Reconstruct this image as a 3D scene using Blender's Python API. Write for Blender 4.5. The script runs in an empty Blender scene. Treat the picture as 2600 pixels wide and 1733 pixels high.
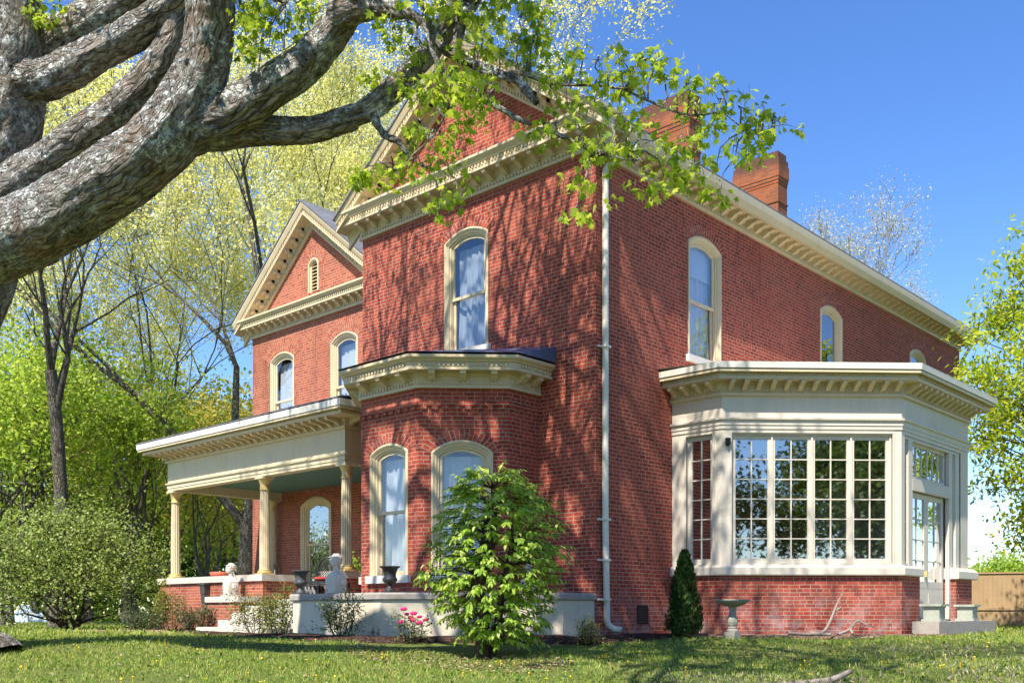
import bpy, bmesh, math, random
import numpy as np
from mathutils import Vector, geometry, noise as mnoise
PI = math.pi
SC = bpy.context.scene
COL = SC.collection
R3 = math.sqrt(.5)

# ------------------------------------------------------------------ camera
FPX, CXP, HY = 2546., 1300., 1553.          # focal length, principal column and horizon row (of a 2600 px wide frame)
AR = math.atan2(3654 - CXP, FPX)
FWD = np.array([-math.sin(AR), math.cos(AR), 0.])
RGT = np.array([math.cos(AR), math.sin(AR), 0.])
CAM = -(18.5 * FWD + (1512 - CXP) / FPX * 18.5 * RGT)
CAM[2] = .283
cam = bpy.data.cameras.new('camera')
cam.sensor_width = 36.; cam.lens = FPX / 2600 * 36
cam.shift_y = (HY - 866.5) / 2600
cam.clip_start = .05; cam.clip_end = 2000
camo = bpy.data.objects.new('camera', cam); COL.objects.link(camo)
camo.location = CAM; camo.rotation_euler = (PI / 2, 0, AR)
SC.camera = camo

# ------------------------------------------------------------------ sky and sun
SUN = Vector((.25, -1., 1.38)).normalized()
wd = bpy.data.worlds.new('World'); SC.world = wd; wd.use_nodes = True
nt = wd.node_tree
sky = nt.nodes.new('ShaderNodeTexSky'); sky.sky_type = 'NISHITA'; sky.sun_disc = False
sky.sun_elevation = math.asin(SUN.z); sky.sun_rotation = math.atan2(SUN.x, SUN.y)
sky.altitude = 300; sky.air_density = 1.0; sky.dust_density = .05; sky.ozone_density = 3.2
hs = nt.nodes.new('ShaderNodeHueSaturation'); hs.inputs['Saturation'].default_value = 1.22; hs.inputs['Hue'].default_value = .51
nt.links.new(sky.outputs[0], hs.inputs['Color']); nt.links.new(hs.outputs[0], nt.nodes['Background'].inputs[0])
nt.nodes['Background'].inputs[1].default_value = .13
sl = bpy.data.lights.new('sun', 'SUN'); sl.energy = 5.; sl.angle = math.radians(.53); sl.color = (1., .93, .82)
so = bpy.data.objects.new('sun', sl); COL.objects.link(so)
so.rotation_euler = (-SUN).to_track_quat('-Z', 'Y').to_euler(); so.location = (0, -30, 40)
SC.view_settings.view_transform = 'Standard'; SC.view_settings.look = 'None'
SC.view_settings.exposure = 1.0; SC.view_settings.gamma = 1; SC.view_settings.use_curve_mapping = False

def at(px, py, t):
    return CAM + t * (FWD + (px - CXP) / FPX * RGT + np.array([0, 0, -(py - HY) / FPX]))

def onplane(px, py, axis, val):
    d = at(px, py, 1.) - CAM
    return CAM + (val - CAM[axis]) / d[axis] * d

def ground(x, y):
    x = np.asarray(x, float); y = np.asarray(y, float)
    t = (x - CAM[0]) * FWD[0] + (y - CAM[1]) * FWD[1]
    s = np.clip(17.6 - t, 0, None)
    s = np.where(s < 1.5, s * s / 3.0, s - .75)
    z = -.2 - 1.18 * np.tanh(s * .093 / 1.22)
    z = z - .06 * np.clip((-x - 12) / 8, 0, 1)
    z = z + .018 * np.sin(x * 1.3 + y * .7) * np.sin(y * 1.1 - x * .4) + .012 * np.sin(x * 3.1 + 1) * np.sin(y * 2.7)
    return z

def gz(x, y): return float(ground(x, y))

# ------------------------------------------------------------------ mesh helpers
class MB:
    def __init__(s): s.v = []; s.f = []; s.uv = {}
    def add(s, pts):
        i = len(s.v); s.v += [tuple(map(float, p)) for p in pts]; return i
    def face(s, pts, uv=None):
        i = s.add(pts); n = len(pts)
        if uv: s.uv[len(s.f)] = uv
        s.f.append(tuple(range(i, i + n)))
    def hexa(s, p):      # 8 points: bottom ring then top ring, counter-clockwise seen from above
        i = s.add(p)
        for q in ((3, 2, 1, 0), (4, 5, 6, 7), (0, 1, 5, 4), (1, 2, 6, 5), (2, 3, 7, 6), (3, 0, 4, 7)):
            s.f.append(tuple(i + k for k in q))
    def box(s, x0, x1, y0, y1, z0, z1):
        s.hexa([(x0, y0, z0), (x1, y0, z0), (x1, y1, z0), (x0, y1, z0), (x0, y0, z1), (x1, y0, z1), (x1, y1, z1), (x0, y1, z1)])
    def fbox(s, fr, u0, u1, v0, v1, d0, d1):      # d0 inner, d1 outer
        P = fr.P
        s.hexa([P(u0, v0, d1), P(u1, v0, d1), P(u1, v0, d0), P(u0, v0, d0), P(u0, v1, d1), P(u1, v1, d1), P(u1, v1, d0), P(u0, v1, d0)])
    def prism(s, fr, pts_dv, u0, u1):             # polygon in (d, v) extruded along u
        n = len(pts_dv)
        i = s.add([fr.P(u0, v, d) for d, v in pts_dv] + [fr.P(u1, v, d) for d, v in pts_dv])
        s.f.append(tuple(i + k for k in range(n))); s.f.append(tuple(i + n + k for k in reversed(range(n))))
        for k in range(n):
            a, b = k, (k + 1) % n
            s.f.append((i + b, i + a, i + n + a, i + n + b))
    def lathe(s, prof, c=(0, 0, 0), n=24, flute=None):
        rings = []
        for r, z in prof:
            ring = []
            for k in range(n):
                a = 2 * PI * k / n
                rr = r * (flute(a, z) if flute else 1)
                ring.append((c[0] + rr * math.cos(a), c[1] + rr * math.sin(a), c[2] + z))
            rings.append(s.add(ring))
        for a, b in zip(rings, rings[1:]):
            for k in range(n): s.f.append((a + k, a + (k + 1) % n, b + (k + 1) % n, b + k))
        s.f.append(tuple(rings[0] + k for k in reversed(range(n)))); s.f.append(tuple(rings[-1] + k for k in range(n)))
    def tube(s, pts, rad, n=8, cap=True, wob=0., rng=None):
        P = [Vector(p) for p in pts]
        if not hasattr(rad, '__len__'): rad = [rad] * len(P)
        T = []
        for k in range(len(P)):
            d = P[min(k + 1, len(P) - 1)] - P[max(k - 1, 0)]
            T.append(d.normalized() if d.length > 1e-9 else Vector((0, 0, 1)))
        a = T[0].cross(Vector((0, 0, 1)))
        if a.length < .05: a = T[0].cross(Vector((1, 0, 0)))
        a.normalize(); rings = []; L = 0.; vs = []
        for k, p in enumerate(P):
            if k: L += (p - P[k - 1]).length
            a = (a - T[k] * a.dot(T[k])).normalized(); b = T[k].cross(a)
            ring = []
            for j in range(n):
                an = 2 * PI * j / n; r = rad[k]
                if wob and n <= 30: r *= 1 + wob * (math.sin(an * 3 + L * 1.7 + 1.3) * .5 + math.sin(an * 2 - L * 2.9) * .5 + math.sin(an * 5 + L * 4.3) * .35)
                if wob and n > 30: r += wob * (mnoise.fractal(Vector((math.cos(an) * 3.2 * rad[k] / .4 + 3, math.sin(an) * 3.2 * rad[k] / .4, L * .9)), .9, 2.1, 5) * .55 + .35 * mnoise.fractal(p * 2.1, 1., 2., 3))
                ring.append(p + (a * math.cos(an) + b * math.sin(an)) * r)
            rings.append(s.add(ring)); vs.append(L)
        for k in range(len(rings) - 1):
            i0, i1 = rings[k], rings[k + 1]; rr = max(.01, (rad[k] + rad[k + 1]) / 2) * 2 * PI
            for j in range(n):
                s.uv[len(s.f)] = [(rr * j / n, vs[k]), (rr * (j + 1) / n, vs[k]), (rr * (j + 1) / n, vs[k + 1]), (rr * j / n, vs[k + 1])]
                s.f.append((i0 + j, i0 + (j + 1) % n, i1 + (j + 1) % n, i1 + j))
        if cap:
            s.f.append(tuple(rings[0] + j for j in reversed(range(n)))); s.f.append(tuple(rings[-1] + j for j in range(n)))
    def sweep(s, path, prof):     # profile (outward d, z) along a plan path, mitred; outward = right of travel
        n = len(path); seg = []
        for a, b in zip(path, path[1:]):
            d = Vector((b[0] - a[0], b[1] - a[1])).normalized(); seg.append(Vector((d.y, -d.x)))
        rows = []
        for k, p in enumerate(path):
            if k == 0: m = seg[0]
            elif k == n - 1: m = seg[-1]
            else: m = (seg[k - 1] + seg[k]) / (1 + seg[k - 1].dot(seg[k]))
            rows.append(s.add([(p[0] + m.x * d, p[1] + m.y * d, z) for d, z in prof]))
        q = len(prof)
        for a, b in zip(rows, rows[1:]):
            for k in range(q - 1): s.f.append((a + k, b + k, b + k + 1, a + k + 1))
            s.f.append((a + q - 1, b + q - 1, b, a))
        s.f.append(tuple(rows[0] + k for k in range(q))); s.f.append(tuple(rows[-1] + k for k in reversed(range(q))))

def link(name, me, mats, parent=None):
    o = bpy.data.objects.new(name, me); COL.objects.link(o)
    for m in (mats if isinstance(mats, (list, tuple)) else [mats]): me.materials.append(m)
    if parent is not None: o.parent = parent
    return o

def build(name, mb, mats, parent=None, smooth=False, fix=False):
    me = bpy.data.meshes.new(name)
    me.from_pydata(mb.v, [], mb.f)
    if fix:
        bm = bmesh.new(); bm.from_mesh(me); bmesh.ops.recalc_face_normals(bm, faces=bm.faces); bm.to_mesh(me); bm.free()
    uvl = me.uv_layers.new(name='UVMap'); co = [0.] * (2 * len(me.loops))
    vv = me.vertices
    for p in me.polygons:
        uv = mb.uv.get(p.index) if not fix else None
        if uv:
            for k, li in enumerate(p.loop_indices): co[2 * li], co[2 * li + 1] = uv[k]
        else:
            nn = p.normal
            if abs(nn.z) < .8:
                l = math.hypot(nn.x, nn.y); tx, ty = -nn.y / l, nn.x / l
                for li in p.loop_indices:
                    c = vv[me.loops[li].vertex_index].co; co[2 * li] = c.x * tx + c.y * ty; co[2 * li + 1] = c.z
            else:
                for li in p.loop_indices:
                    c = vv[me.loops[li].vertex_index].co; co[2 * li] = c.x; co[2 * li + 1] = c.y
    uvl.data.foreach_set('uv', co)
    if smooth: me.polygons.foreach_set('use_smooth', [True] * len(me.polygons))
    o = link(name, me, mats, parent)
    return o

def move(o, loc):            # put a part's origin at loc without moving its vertices
    o.location = loc
    return o

def tag(o, label=None, cat=None, group=None, kind=None):
    if label: o['label'] = label
    if cat: o['category'] = cat
    if group: o['group'] = group
    if kind: o['kind'] = kind
    return o

def thing(name, label, cat, loc=(0, 0, 0), group=None, rz=0):
    o = bpy.data.objects.new(name, None); COL.objects.link(o)
    o.location = loc; o.rotation_euler = (0, 0, rz); o.empty_display_size = .2
    return tag(o, label, cat, group)

class Fr:                    # a wall frame: u along, v up, d outward (to the right of travel)
    def __init__(s, o, d): s.o = o; s.d = d; s.n = (d[1], -d[0])
    def P(s, u, v, d=0.): return (s.o[0] + u * s.d[0] + d * s.n[0], s.o[1] + u * s.d[1] + d * s.n[1], v)
    def xy(s, u, d=0.): return s.P(u, 0, d)[:2]

# ------------------------------------------------------------------ materials
def newmat(name):
    m = bpy.data.materials.new(name); m.use_nodes = True
    n = m.node_tree.nodes; n.clear()
    out = n.new('ShaderNodeOutputMaterial'); return m, m.node_tree, out

class N:                     # tiny node helper
    def __init__(s, t): s.t = t
    def __call__(s, typ, props=None, **inp):
        n = s.t.nodes.new('ShaderNode' + typ)
        for k, v in (props or {}).items(): setattr(n, k, v)
        for k, v in inp.items():
            k = k.replace('_', ' ')
            sock = n.inputs[int(k[1:])] if k[0] == 'i' and k[1:].isdigit() else n.inputs[k]
            if isinstance(v, bpy.types.NodeSocket): s.t.links.new(v, sock)
            elif hasattr(v, '__len__') and len(v) == 3 and sock.type == 'RGBA': sock.default_value = (*v, 1)
            else: sock.default_value = v
        return n
    def mix(s, f, a, b, mode='MIX'):
        n = s.t.nodes.new('ShaderNodeMix'); n.data_type = 'RGBA'; n.blend_type = mode
        for v, k in ((f, 0), (a, 6), (b, 7)):
            if isinstance(v, bpy.types.NodeSocket): s.t.links.new(v, n.inputs[k])
            elif hasattr(v, '__len__'): n.inputs[k].default_value = (*v[:3], 1)
            else: n.inputs[k].default_value = v
        return n.outputs[2]
    def ramp(s, f, *stops):
        n = s.t.nodes.new('ShaderNodeValToRGB'); s.t.links.new(f, n.inputs[0]); e = n.color_ramp.elements
        while len(e) < len(stops): e.new(.5)
        for k, (p, c) in enumerate(stops): e[k].position = p; e[k].color = (*c, 1) if hasattr(c, '__len__') else (c, c, c, 1)
        return n.outputs[0]
    def math(s, op, a, b=0.):
        n = s.t.nodes.new('ShaderNodeMath'); n.operation = op
        for k, v in ((0, a), (1, b)):
            if isinstance(v, bpy.types.NodeSocket): s.t.links.new(v, n.inputs[k])
            else: n.inputs[k].default_value = v
        return n.outputs[0]
    def noise(s, vec, scale, det=4., rough=.6):
        return s('TexNoise', Vector=vec, Scale=scale, Detail=det, Roughness=rough).outputs[0]

def finish(m, t, out, col, rough, bump=None, bs=.3, bd=.01, metal=0., spec=.3, extra=None):
    q = N(t); p = q('BsdfPrincipled', Roughness=rough, Metallic=metal)
    p.inputs['Specular IOR Level'].default_value = spec
    if isinstance(col, bpy.types.NodeSocket): t.links.new(col, p.inputs['Base Color'])
    else: p.inputs['Base Color'].default_value = (*col, 1)
    if bump is not None:
        b = q('Bump', Strength=bs, Distance=bd, Height=bump); t.links.new(b.outputs[0], p.inputs['Normal'])
    t.links.new(p.outputs[0], out.inputs[0]); return m

def plain(name, col, rough=.6, var=.12, scale=6., metal=0., bump=.0, spec=.3, dirt=None, streak=0.):
    m, t, out = newmat(name); q = N(t)
    ob = q('TexCoord').outputs['Object']
    a = q.noise(ob, scale); b = q.noise(ob, scale * 9, 3)
    c = q.mix(a, [x * (1 - var) for x in col], [min(1, x * (1 + var)) for x in col])
    c = q.mix(q.math('MULTIPLY', b, .25), c, [x * .8 for x in col])
    if streak:
        s = q.noise(q('Mapping', Vector=ob, Scale=(7, 7, .7)).outputs[0], 1., 6, .7)
        c = q.mix(q.math('MULTIPLY', q.ramp(s, (.5, 0.), (.75, 1.)), streak), c, [x * .45 for x in col])
    if dirt:
        k = q.ramp(q.noise(ob, scale * .7, 6, .7), (.5, 0.), (.72, 1.))
        c = q.mix(q.math('MULTIPLY', k, .55), c, dirt)
    return finish(m, t, out, c, rough, b if bump else None, .5, bump or .01, metal, spec)

def brickmat(name, c1, c2, mortar, weather=(.40, .2, .16), eff=False, soot=None):
    m, t, out = newmat(name); q = N(t)
    uv = q('UVMap').outputs[0]
    ob = q('TexCoord').outputs['Object']
    nz = q('TexNoise', Vector=uv, Scale=2.2, Detail=2.).outputs[1]
    off = q('VectorMath', {'operation': 'SCALE'}, i0=q('VectorMath', {'operation': 'SUBTRACT'}, i0=nz, i1=(.5, .5, .5)).outputs[0], Scale=.022).outputs[0]
    uvj = q('VectorMath', {'operation': 'ADD'}, i0=uv, i1=off).outputs[0]
    br = q('TexBrick', {'offset': .5, 'offset_frequency': 2, 'squash': .62, 'squash_frequency': 3}, Vector=uvj, Color1=c1, Color2=c2, Mortar=mortar, Scale=1., Mortar_Size=.009, Mortar_Smooth=.25, Bias=-.1, Brick_Width=.212, Row_Height=.0745)
    fac = br.outputs[1]; col = br.outputs[0]
    big = q.noise(uv, .55, 5, .6); mid = q.noise(uv, 3.2, 5, .65); fine = q.noise(uv, 38, 3)
    col = q.mix(q.ramp(big, (.5, 0.), (.78, .5)), col, [c * .5 for c in c1])
    fad = q.noise(q('Mapping', Vector=uv, Location=(7, 3, 0)).outputs[0], .42, 6, .68)
    col = q.mix(q.ramp(fad, (.46, 0.), (.72, .42)), col, (.52, .16, .10))
    col = q.mix(q.ramp(mid, (.55, 0.), (.85, .35)), col, weather)
    col = q.mix(q.math('MULTIPLY', fine, .35), col, [c * .55 for c in c2])
    st = q.noise(q('Mapping', Vector=uv, Scale=(5., .35, 1)).outputs[0], 1., 5, .6)
    col = q.mix(q.math('MULTIPLY', q.ramp(st, (.52, 0.), (.72, 1.)), q.ramp(big, (.4, 0.), (.6, .6))), col, (.075, .028, .024))
    pb = q('TexBrick', {'offset': .5}, Vector=uvj, Color1=(0, 0, 0), Color2=(1, 1, 1), Mortar=(0, 0, 0), Scale=1., Mortar_Size=.009, Bias=-.72, Brick_Width=.106, Row_Height=.149).outputs[0]
    col = q.mix(q.math('MULTIPLY', pb, q.math('MULTIPLY', q.ramp(mid, (.35, 0.), (.6, 1.)), .35)), col, (.08, .035, .03))
    if eff:               # lime bloom and soot on the lowest courses
        z = q('SeparateXYZ', Vector=uv).outputs[1]
        k = q.math('MULTIPLY', q.ramp(z, (.0, 1.), (.75, 0.)), q.ramp(q.noise(uv, 2.3, 6, .7), (.46, 0.), (.62, 1.)))
        col = q.mix(q.math('MULTIPLY', k, .45), col, (.5, .44, .43))
        k2 = q.math('MULTIPLY', q.ramp(z, (.3, 1.), (1., 0.)), q.ramp(q.noise(uv, 1.4, 6, .7), (.52, 0.), (.66, 1.)))
        col = q.mix(q.math('MULTIPLY', k2, .5), col, (.17, .13, .11))
    if soot:              # smoke staining at the head of a stack
        z = q('SeparateXYZ', Vector=ob).outputs[2]
        k = q.math('MULTIPLY', q('MapRange', Value=q.math('ADD', z, q.math('MULTIPLY', mid, .5)), i1=soot, i2=soot + .25).outputs[0], .8)
        col = q.mix(k, col, (.085, .05, .04))
    h = q.math('ADD', q.math('MULTIPLY', fac, -1.), q.math('MULTIPLY', fine, .35))
    return finish(m, t, out, col, .85, h, .75, .012, 0, .2)

def leafmat(name, cols, trans=.45, rough=.5):
    m, t, out = newmat(name); q = N(t)
    r = q('NewGeometry').outputs['Random Per Island']
    n = len(cols); c = q.ramp(r, *[(k / max(1, n - 1), cols[k]) for k in range(n)])
    p = q('BsdfPrincipled', Base_Color=c, Roughness=rough); p.inputs['Specular IOR Level'].default_value = .25
    tr = q('BsdfTranslucent', Color=q.mix(.35, c, (.55, .62, .05), 'SCREEN') if trans > .5 else c)
    ms = q('MixShader', Fac=trans, i1=p.outputs[0], i2=tr.outputs[0])
    t.links.new(ms.outputs[0], out.inputs[0]); return m

def barkmat(name, dark, light, lichen=None, la=.5, scale=1.):
    m, t, out = newmat(name); q = N(t)
    uv = q('UVMap').outputs[0]; ob = q('TexCoord').outputs['Object']
    wv = q('VectorMath', {'operation': 'ADD'}, i0=uv, i1=q('VectorMath', {'operation': 'SCALE'}, i0=q('TexNoise', Vector=ob, Scale=3., Detail=3.).outputs[1], Scale=.22).outputs[0]).outputs[0]
    mp = q('Mapping', Vector=wv, Scale=(19 * scale, 4. * scale, 1))
    rid = q.noise(mp.outputs[0], 1., 7, .72)
    crk = q('TexVoronoi', {'feature': 'DISTANCE_TO_EDGE'}, Vector=mp.outputs[0], Scale=.8).outputs[0]
    col = q.mix(q.ramp(rid, (.38, 0.), (.62, 1.)), dark, light)
    col = q.mix(q.ramp(crk, (0., .7), (.09, 0.)), col, [c * .35 for c in dark])
    h = q.math('ADD', rid, q.ramp(crk, (0., 0.), (.16, .7)))
    if lichen:
        ru = q.ramp(q.noise(ob, 1.3, 4), (.55, 0.), (.68, 1.))
        col = q.mix(q.math('MULTIPLY', ru, .38), col, (.26, .12, .045))
        mo = q.ramp(q.noise(ob, .9, 5, .7), (.56, 0.), (.68, 1.))
        col = q.mix(q.math('MULTIPLY', mo, .6), col, (.045, .04, .018))
        nz_ = q('SeparateXYZ', Vector=q('NewGeometry').outputs['Normal']).outputs[2]
        patch = q.math('ADD', q.noise(ob, 1.5, 4, .65), q.math('MULTIPLY', nz_, .12))
        fl = q.noise(ob, 15, 8, .82); fl2 = q.noise(ob, 5.5, 6, .75)
        k = q.math('MULTIPLY', q.ramp(patch, (.36, 0.), (.52, 1.)), q.ramp(q.math('ADD', q.math('MULTIPLY', fl, .6), q.math('MULTIPLY', fl2, .4)), (.475, 0.), (.525, 1.)))
        col = q.mix(q.math('MULTIPLY', k, .95), col, q.mix(q.ramp(q.noise(ob, 7, 4), (.35, 0.), (.65, 1.)), lichen, [c * .6 for c in lichen]))
        h = q.math('ADD', h, q.math('MULTIPLY', k, .5))
    return finish(m, t, out, col, .95, h, 1., .07 if lichen else .03, 0, .1)

BRICK = brickmat('old red brick', (.44, .074, .042), (.21, .032, .024), (.48, .29, .21), eff=True)
BRICK2 = brickmat('wing brick', (.45, .125, .065), (.26, .055, .036), (.5, .33, .24))
BRICKC = brickmat('chimney brick', (.38, .11, .035), (.25, .075, .03), (.2, .15, .11), weather=(.2, .15, .12), soot=11.2)
CREAM = plain('cream trim paint', (.63, .52, .34), .5, .07, 2.5, dirt=(.46, .39, .28), streak=.22)
SOFF = CREAM
WHITE = plain('white trim paint', (.74, .69, .6), .5, .05, 2.5, dirt=(.6, .54, .45))
SUNW = plain('pale sunroom paint', (.62, .555, .46), .5, .05, 2., dirt=(.48, .43, .36), streak=.22)
STONE = plain('limestone', (.54, .49, .42), .8, .12, 5, bump=.01, dirt=(.36, .33, .29))
CONC = plain('concrete cap', (.36, .32, .28), .85, .2, 7, bump=.015, dirt=(.2, .18, .15))
STUCCO = plain('cream stucco', (.62, .55, .42), .85, .06, 3, bump=.006, dirt=(.4, .33, .25), streak=.25)
PLASTER = plain('white plaster', (.74, .67, .6), .7, .08, 9, bump=.006, dirt=(.5, .44, .38))
PIPE = plain('downspout paint', (.7, .66, .56), .4, .05, 3)
GOLD = plain('gilded paint', (.6, .44, .17), .35, .1, 8, spec=.6)
IRON = plain('black cast iron', (.022, .022, .024), .42, .3, 20, spec=.5, dirt=(.06, .055, .05))
BLACK = plain('black paint', (.015, .014, .014), .5, .2, 10)
TEAL = plain('porch ceiling paint', (.1, .2, .17), .6, .05, 2)
SLATE = plain('dark metal roof', (.09, .14, .24), .4, .15, 3, metal=.2, spec=.5)
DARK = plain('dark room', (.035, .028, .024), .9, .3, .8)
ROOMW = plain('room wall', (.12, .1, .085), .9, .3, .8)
GREENP = plain('verdigris planter', (.36, .38, .31), .7, .15, 9, bump=.01, dirt=(.2, .22, .17))
WOODF = plain('weathered fence wood', (.36, .245, .13), .85, .25, 3, bump=.01)
DRIFT = plain('bleached branch wood', (.27, .22, .19), .85, .2, 12, bump=.01)
ROCK = plain('flat field stone', (.3, .25, .21), .9, .25, 6, bump=.03)
BATH = plain('mossy cast stone', (.3, .29, .24), .9, .2, 8, bump=.02, dirt=(.14, .15, .1))

def shinglemat():
    m, t, out = newmat('grey shingles'); q = N(t); uv = q('UVMap').outputs[0]
    br = q('TexBrick', {'offset': .37}, Vector=uv, Color1=(.16, .165, .19), Color2=(.09, .095, .115), Mortar=(.03, .03, .035), Scale=1., Mortar_Size=.006, Bias=0., Brick_Width=.3, Row_Height=.13)
    c = q.mix(q.math('MULTIPLY', q.noise(uv, 30), .5), br.outputs[0], (.2, .2, .22))
    return finish(m, t, out, c, .85, q.math('MULTIPLY', br.outputs[1], -1.), .6, .02)
SHING = shinglemat()

def glassmat(name, refl, tint=(.9, .94, .96)):
    m, t, out = newmat(name); q = N(t)
    g = q('BsdfGlossy', Color=(.95, .97, 1.), Roughness=.015)
    ob = q('TexCoord').outputs['Object']
    b = q('Bump', Strength=.03, Distance=.02, Height=q.noise(ob, 1.2, 1)); t.links.new(b.outputs[0], g.inputs['Normal'])
    tr = q('BsdfTransparent', Color=tint)
    lw = q('LayerWeight', Blend=.5)
    f = q.math('MINIMUM', q.math('ADD', q.math('MULTIPLY', q.math('POWER', lw.outputs[1], 2.5), .9), refl), .9)
    ms = q('MixShader', Fac=f, i1=tr.outputs[0], i2=g.outputs[0])
    t.links.new(ms.outputs[0], out.inputs[0]); return m
GLASS = glassmat('window glass', .36)
GLASSB = glassmat('old window glass', .10, (.86, .92, .97))

def clothmat(name, col, lace=False):
    m, t, out = newmat(name); q = N(t)
    d = q('BsdfDiffuse', Color=col); tr = q('BsdfTranslucent', Color=col)
    s = q('MixShader', Fac=.35, i1=d.outputs[0], i2=tr.outputs[0]).outputs[0]
    if lace:
        ob = q('TexCoord').outputs['Object']
        k = q.ramp(q.noise(q('Mapping', Vector=ob, Scale=(1, 1, .12)).outputs[0], 26, 4), (.42, 0.), (.62, 1.)) if lace is True else lace / .75
        s = q('MixShader', Fac=q.math('MULTIPLY', k, .75) if lace is True else lace, i1=q('BsdfTransparent').outputs[0], i2=s).outputs[0]
    t.links.new(s, out.inputs[0]); return m
CLOTH = clothmat('white curtain', (.78, .78, .8)); LACE = clothmat('lace curtain', (.6, .62, .55), True)
SHEER = clothmat('sheer curtain', (.7, .74, .8), .72); SHADE = clothmat('roller blind', (.7, .74, .8))

def lampmat():
    m, t, out = newmat('candle bulb'); q = N(t)
    e = q('Emission', Color=(1., .8, .5), Strength=6.); t.links.new(e.outputs[0], out.inputs[0]); return m
BULB = lampmat()
# ================================================================== the house
house = thing('brick_house', 'two storey red brick house with cream cornices, porch, bay and sunroom', 'house', (-6., 6., 0.))
def hpart(o):                       # keep world placement under the house Empty
    o.location = -Vector(house.location); return o
def hb(name, mb, mats, parent=None, **k):
    o = build(name, mb, mats, parent if parent is not None else house, **k)
    if parent is None: hpart(o)
    return o

def outline(u0, u1, vb, vs, va, d, n=16):
    w = u1 - u0; r = va - vs; R = (w * w / 4 + r * r) / (2 * r); vc = va - R; uc = (u0 + u1) / 2
    h = w / 2 - d; a = math.asin(min(.9999, h / (R - d)))
    arc = [(uc + (R - d) * math.sin(-a + 2 * a * k / n), vc + (R - d) * math.cos(-a + 2 * a * k / n)) for k in range(n + 1)]
    return [(u0 + d, vb)] + arc + [(u1 - d, vb)]

def ring(mb, fr, A, B, da, db):      # strip between two outlines at depths da, db
    for k in range(len(A) - 1):
        mb.face([fr.P(*A[k], da), fr.P(*A[k + 1], da), fr.P(*B[k + 1], db), fr.P(*B[k], db)])

def wallface(mb, fr, outer, holes, d=0., reveal=.3):
    loops = [outer] + holes
    flat = [p for l in loops for p in l]
    for tri in geometry.tessellate_polygon([[Vector((p[0], p[1], 0)) for p in l] for l in loops]):
        mb.face([fr.P(*flat[i], d) for i in tri])
    for h in holes:
        for k in range(len(h)):
            a, b = h[k], h[(k + 1) % len(h)]
            mb.face([fr.P(*a, d), fr.P(*b, d), fr.P(*b, d - reveal), fr.P(*a, d - reveal)])

def voussoirs(mb, fr, w, h=.215):
    u0, u1, vb, vs, va = w[:5]
    A = outline(u0, u1, vb, vs, va, 0., 20)[1:-1]; B = outline(u0, u1, vb, vs, va, -h, 20)[1:-1]
    # radial ends
    L = 0.
    for k in range(len(A) - 1):
        l = math.dist(A[k], A[k + 1])
        mb.uv[len(mb.f)] = [(0.004, L), (.208, L), (.208, L + l), (.004, L + l)]
        i = mb.add([fr.P(*A[k], .006), fr.P(*B[k], .006), fr.P(*B[k + 1], .006), fr.P(*A[k + 1], .006)]); mb.f.append((i, i + 1, i + 2, i + 3)); L += l
        for q, e in ((A, 1), (B, -1)):
            mb.face([fr.P(*q[k], .006), fr.P(*q[k + 1], .006), fr.P(*q[k + 1], -.02), fr.P(*q[k], -.02)])

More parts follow.
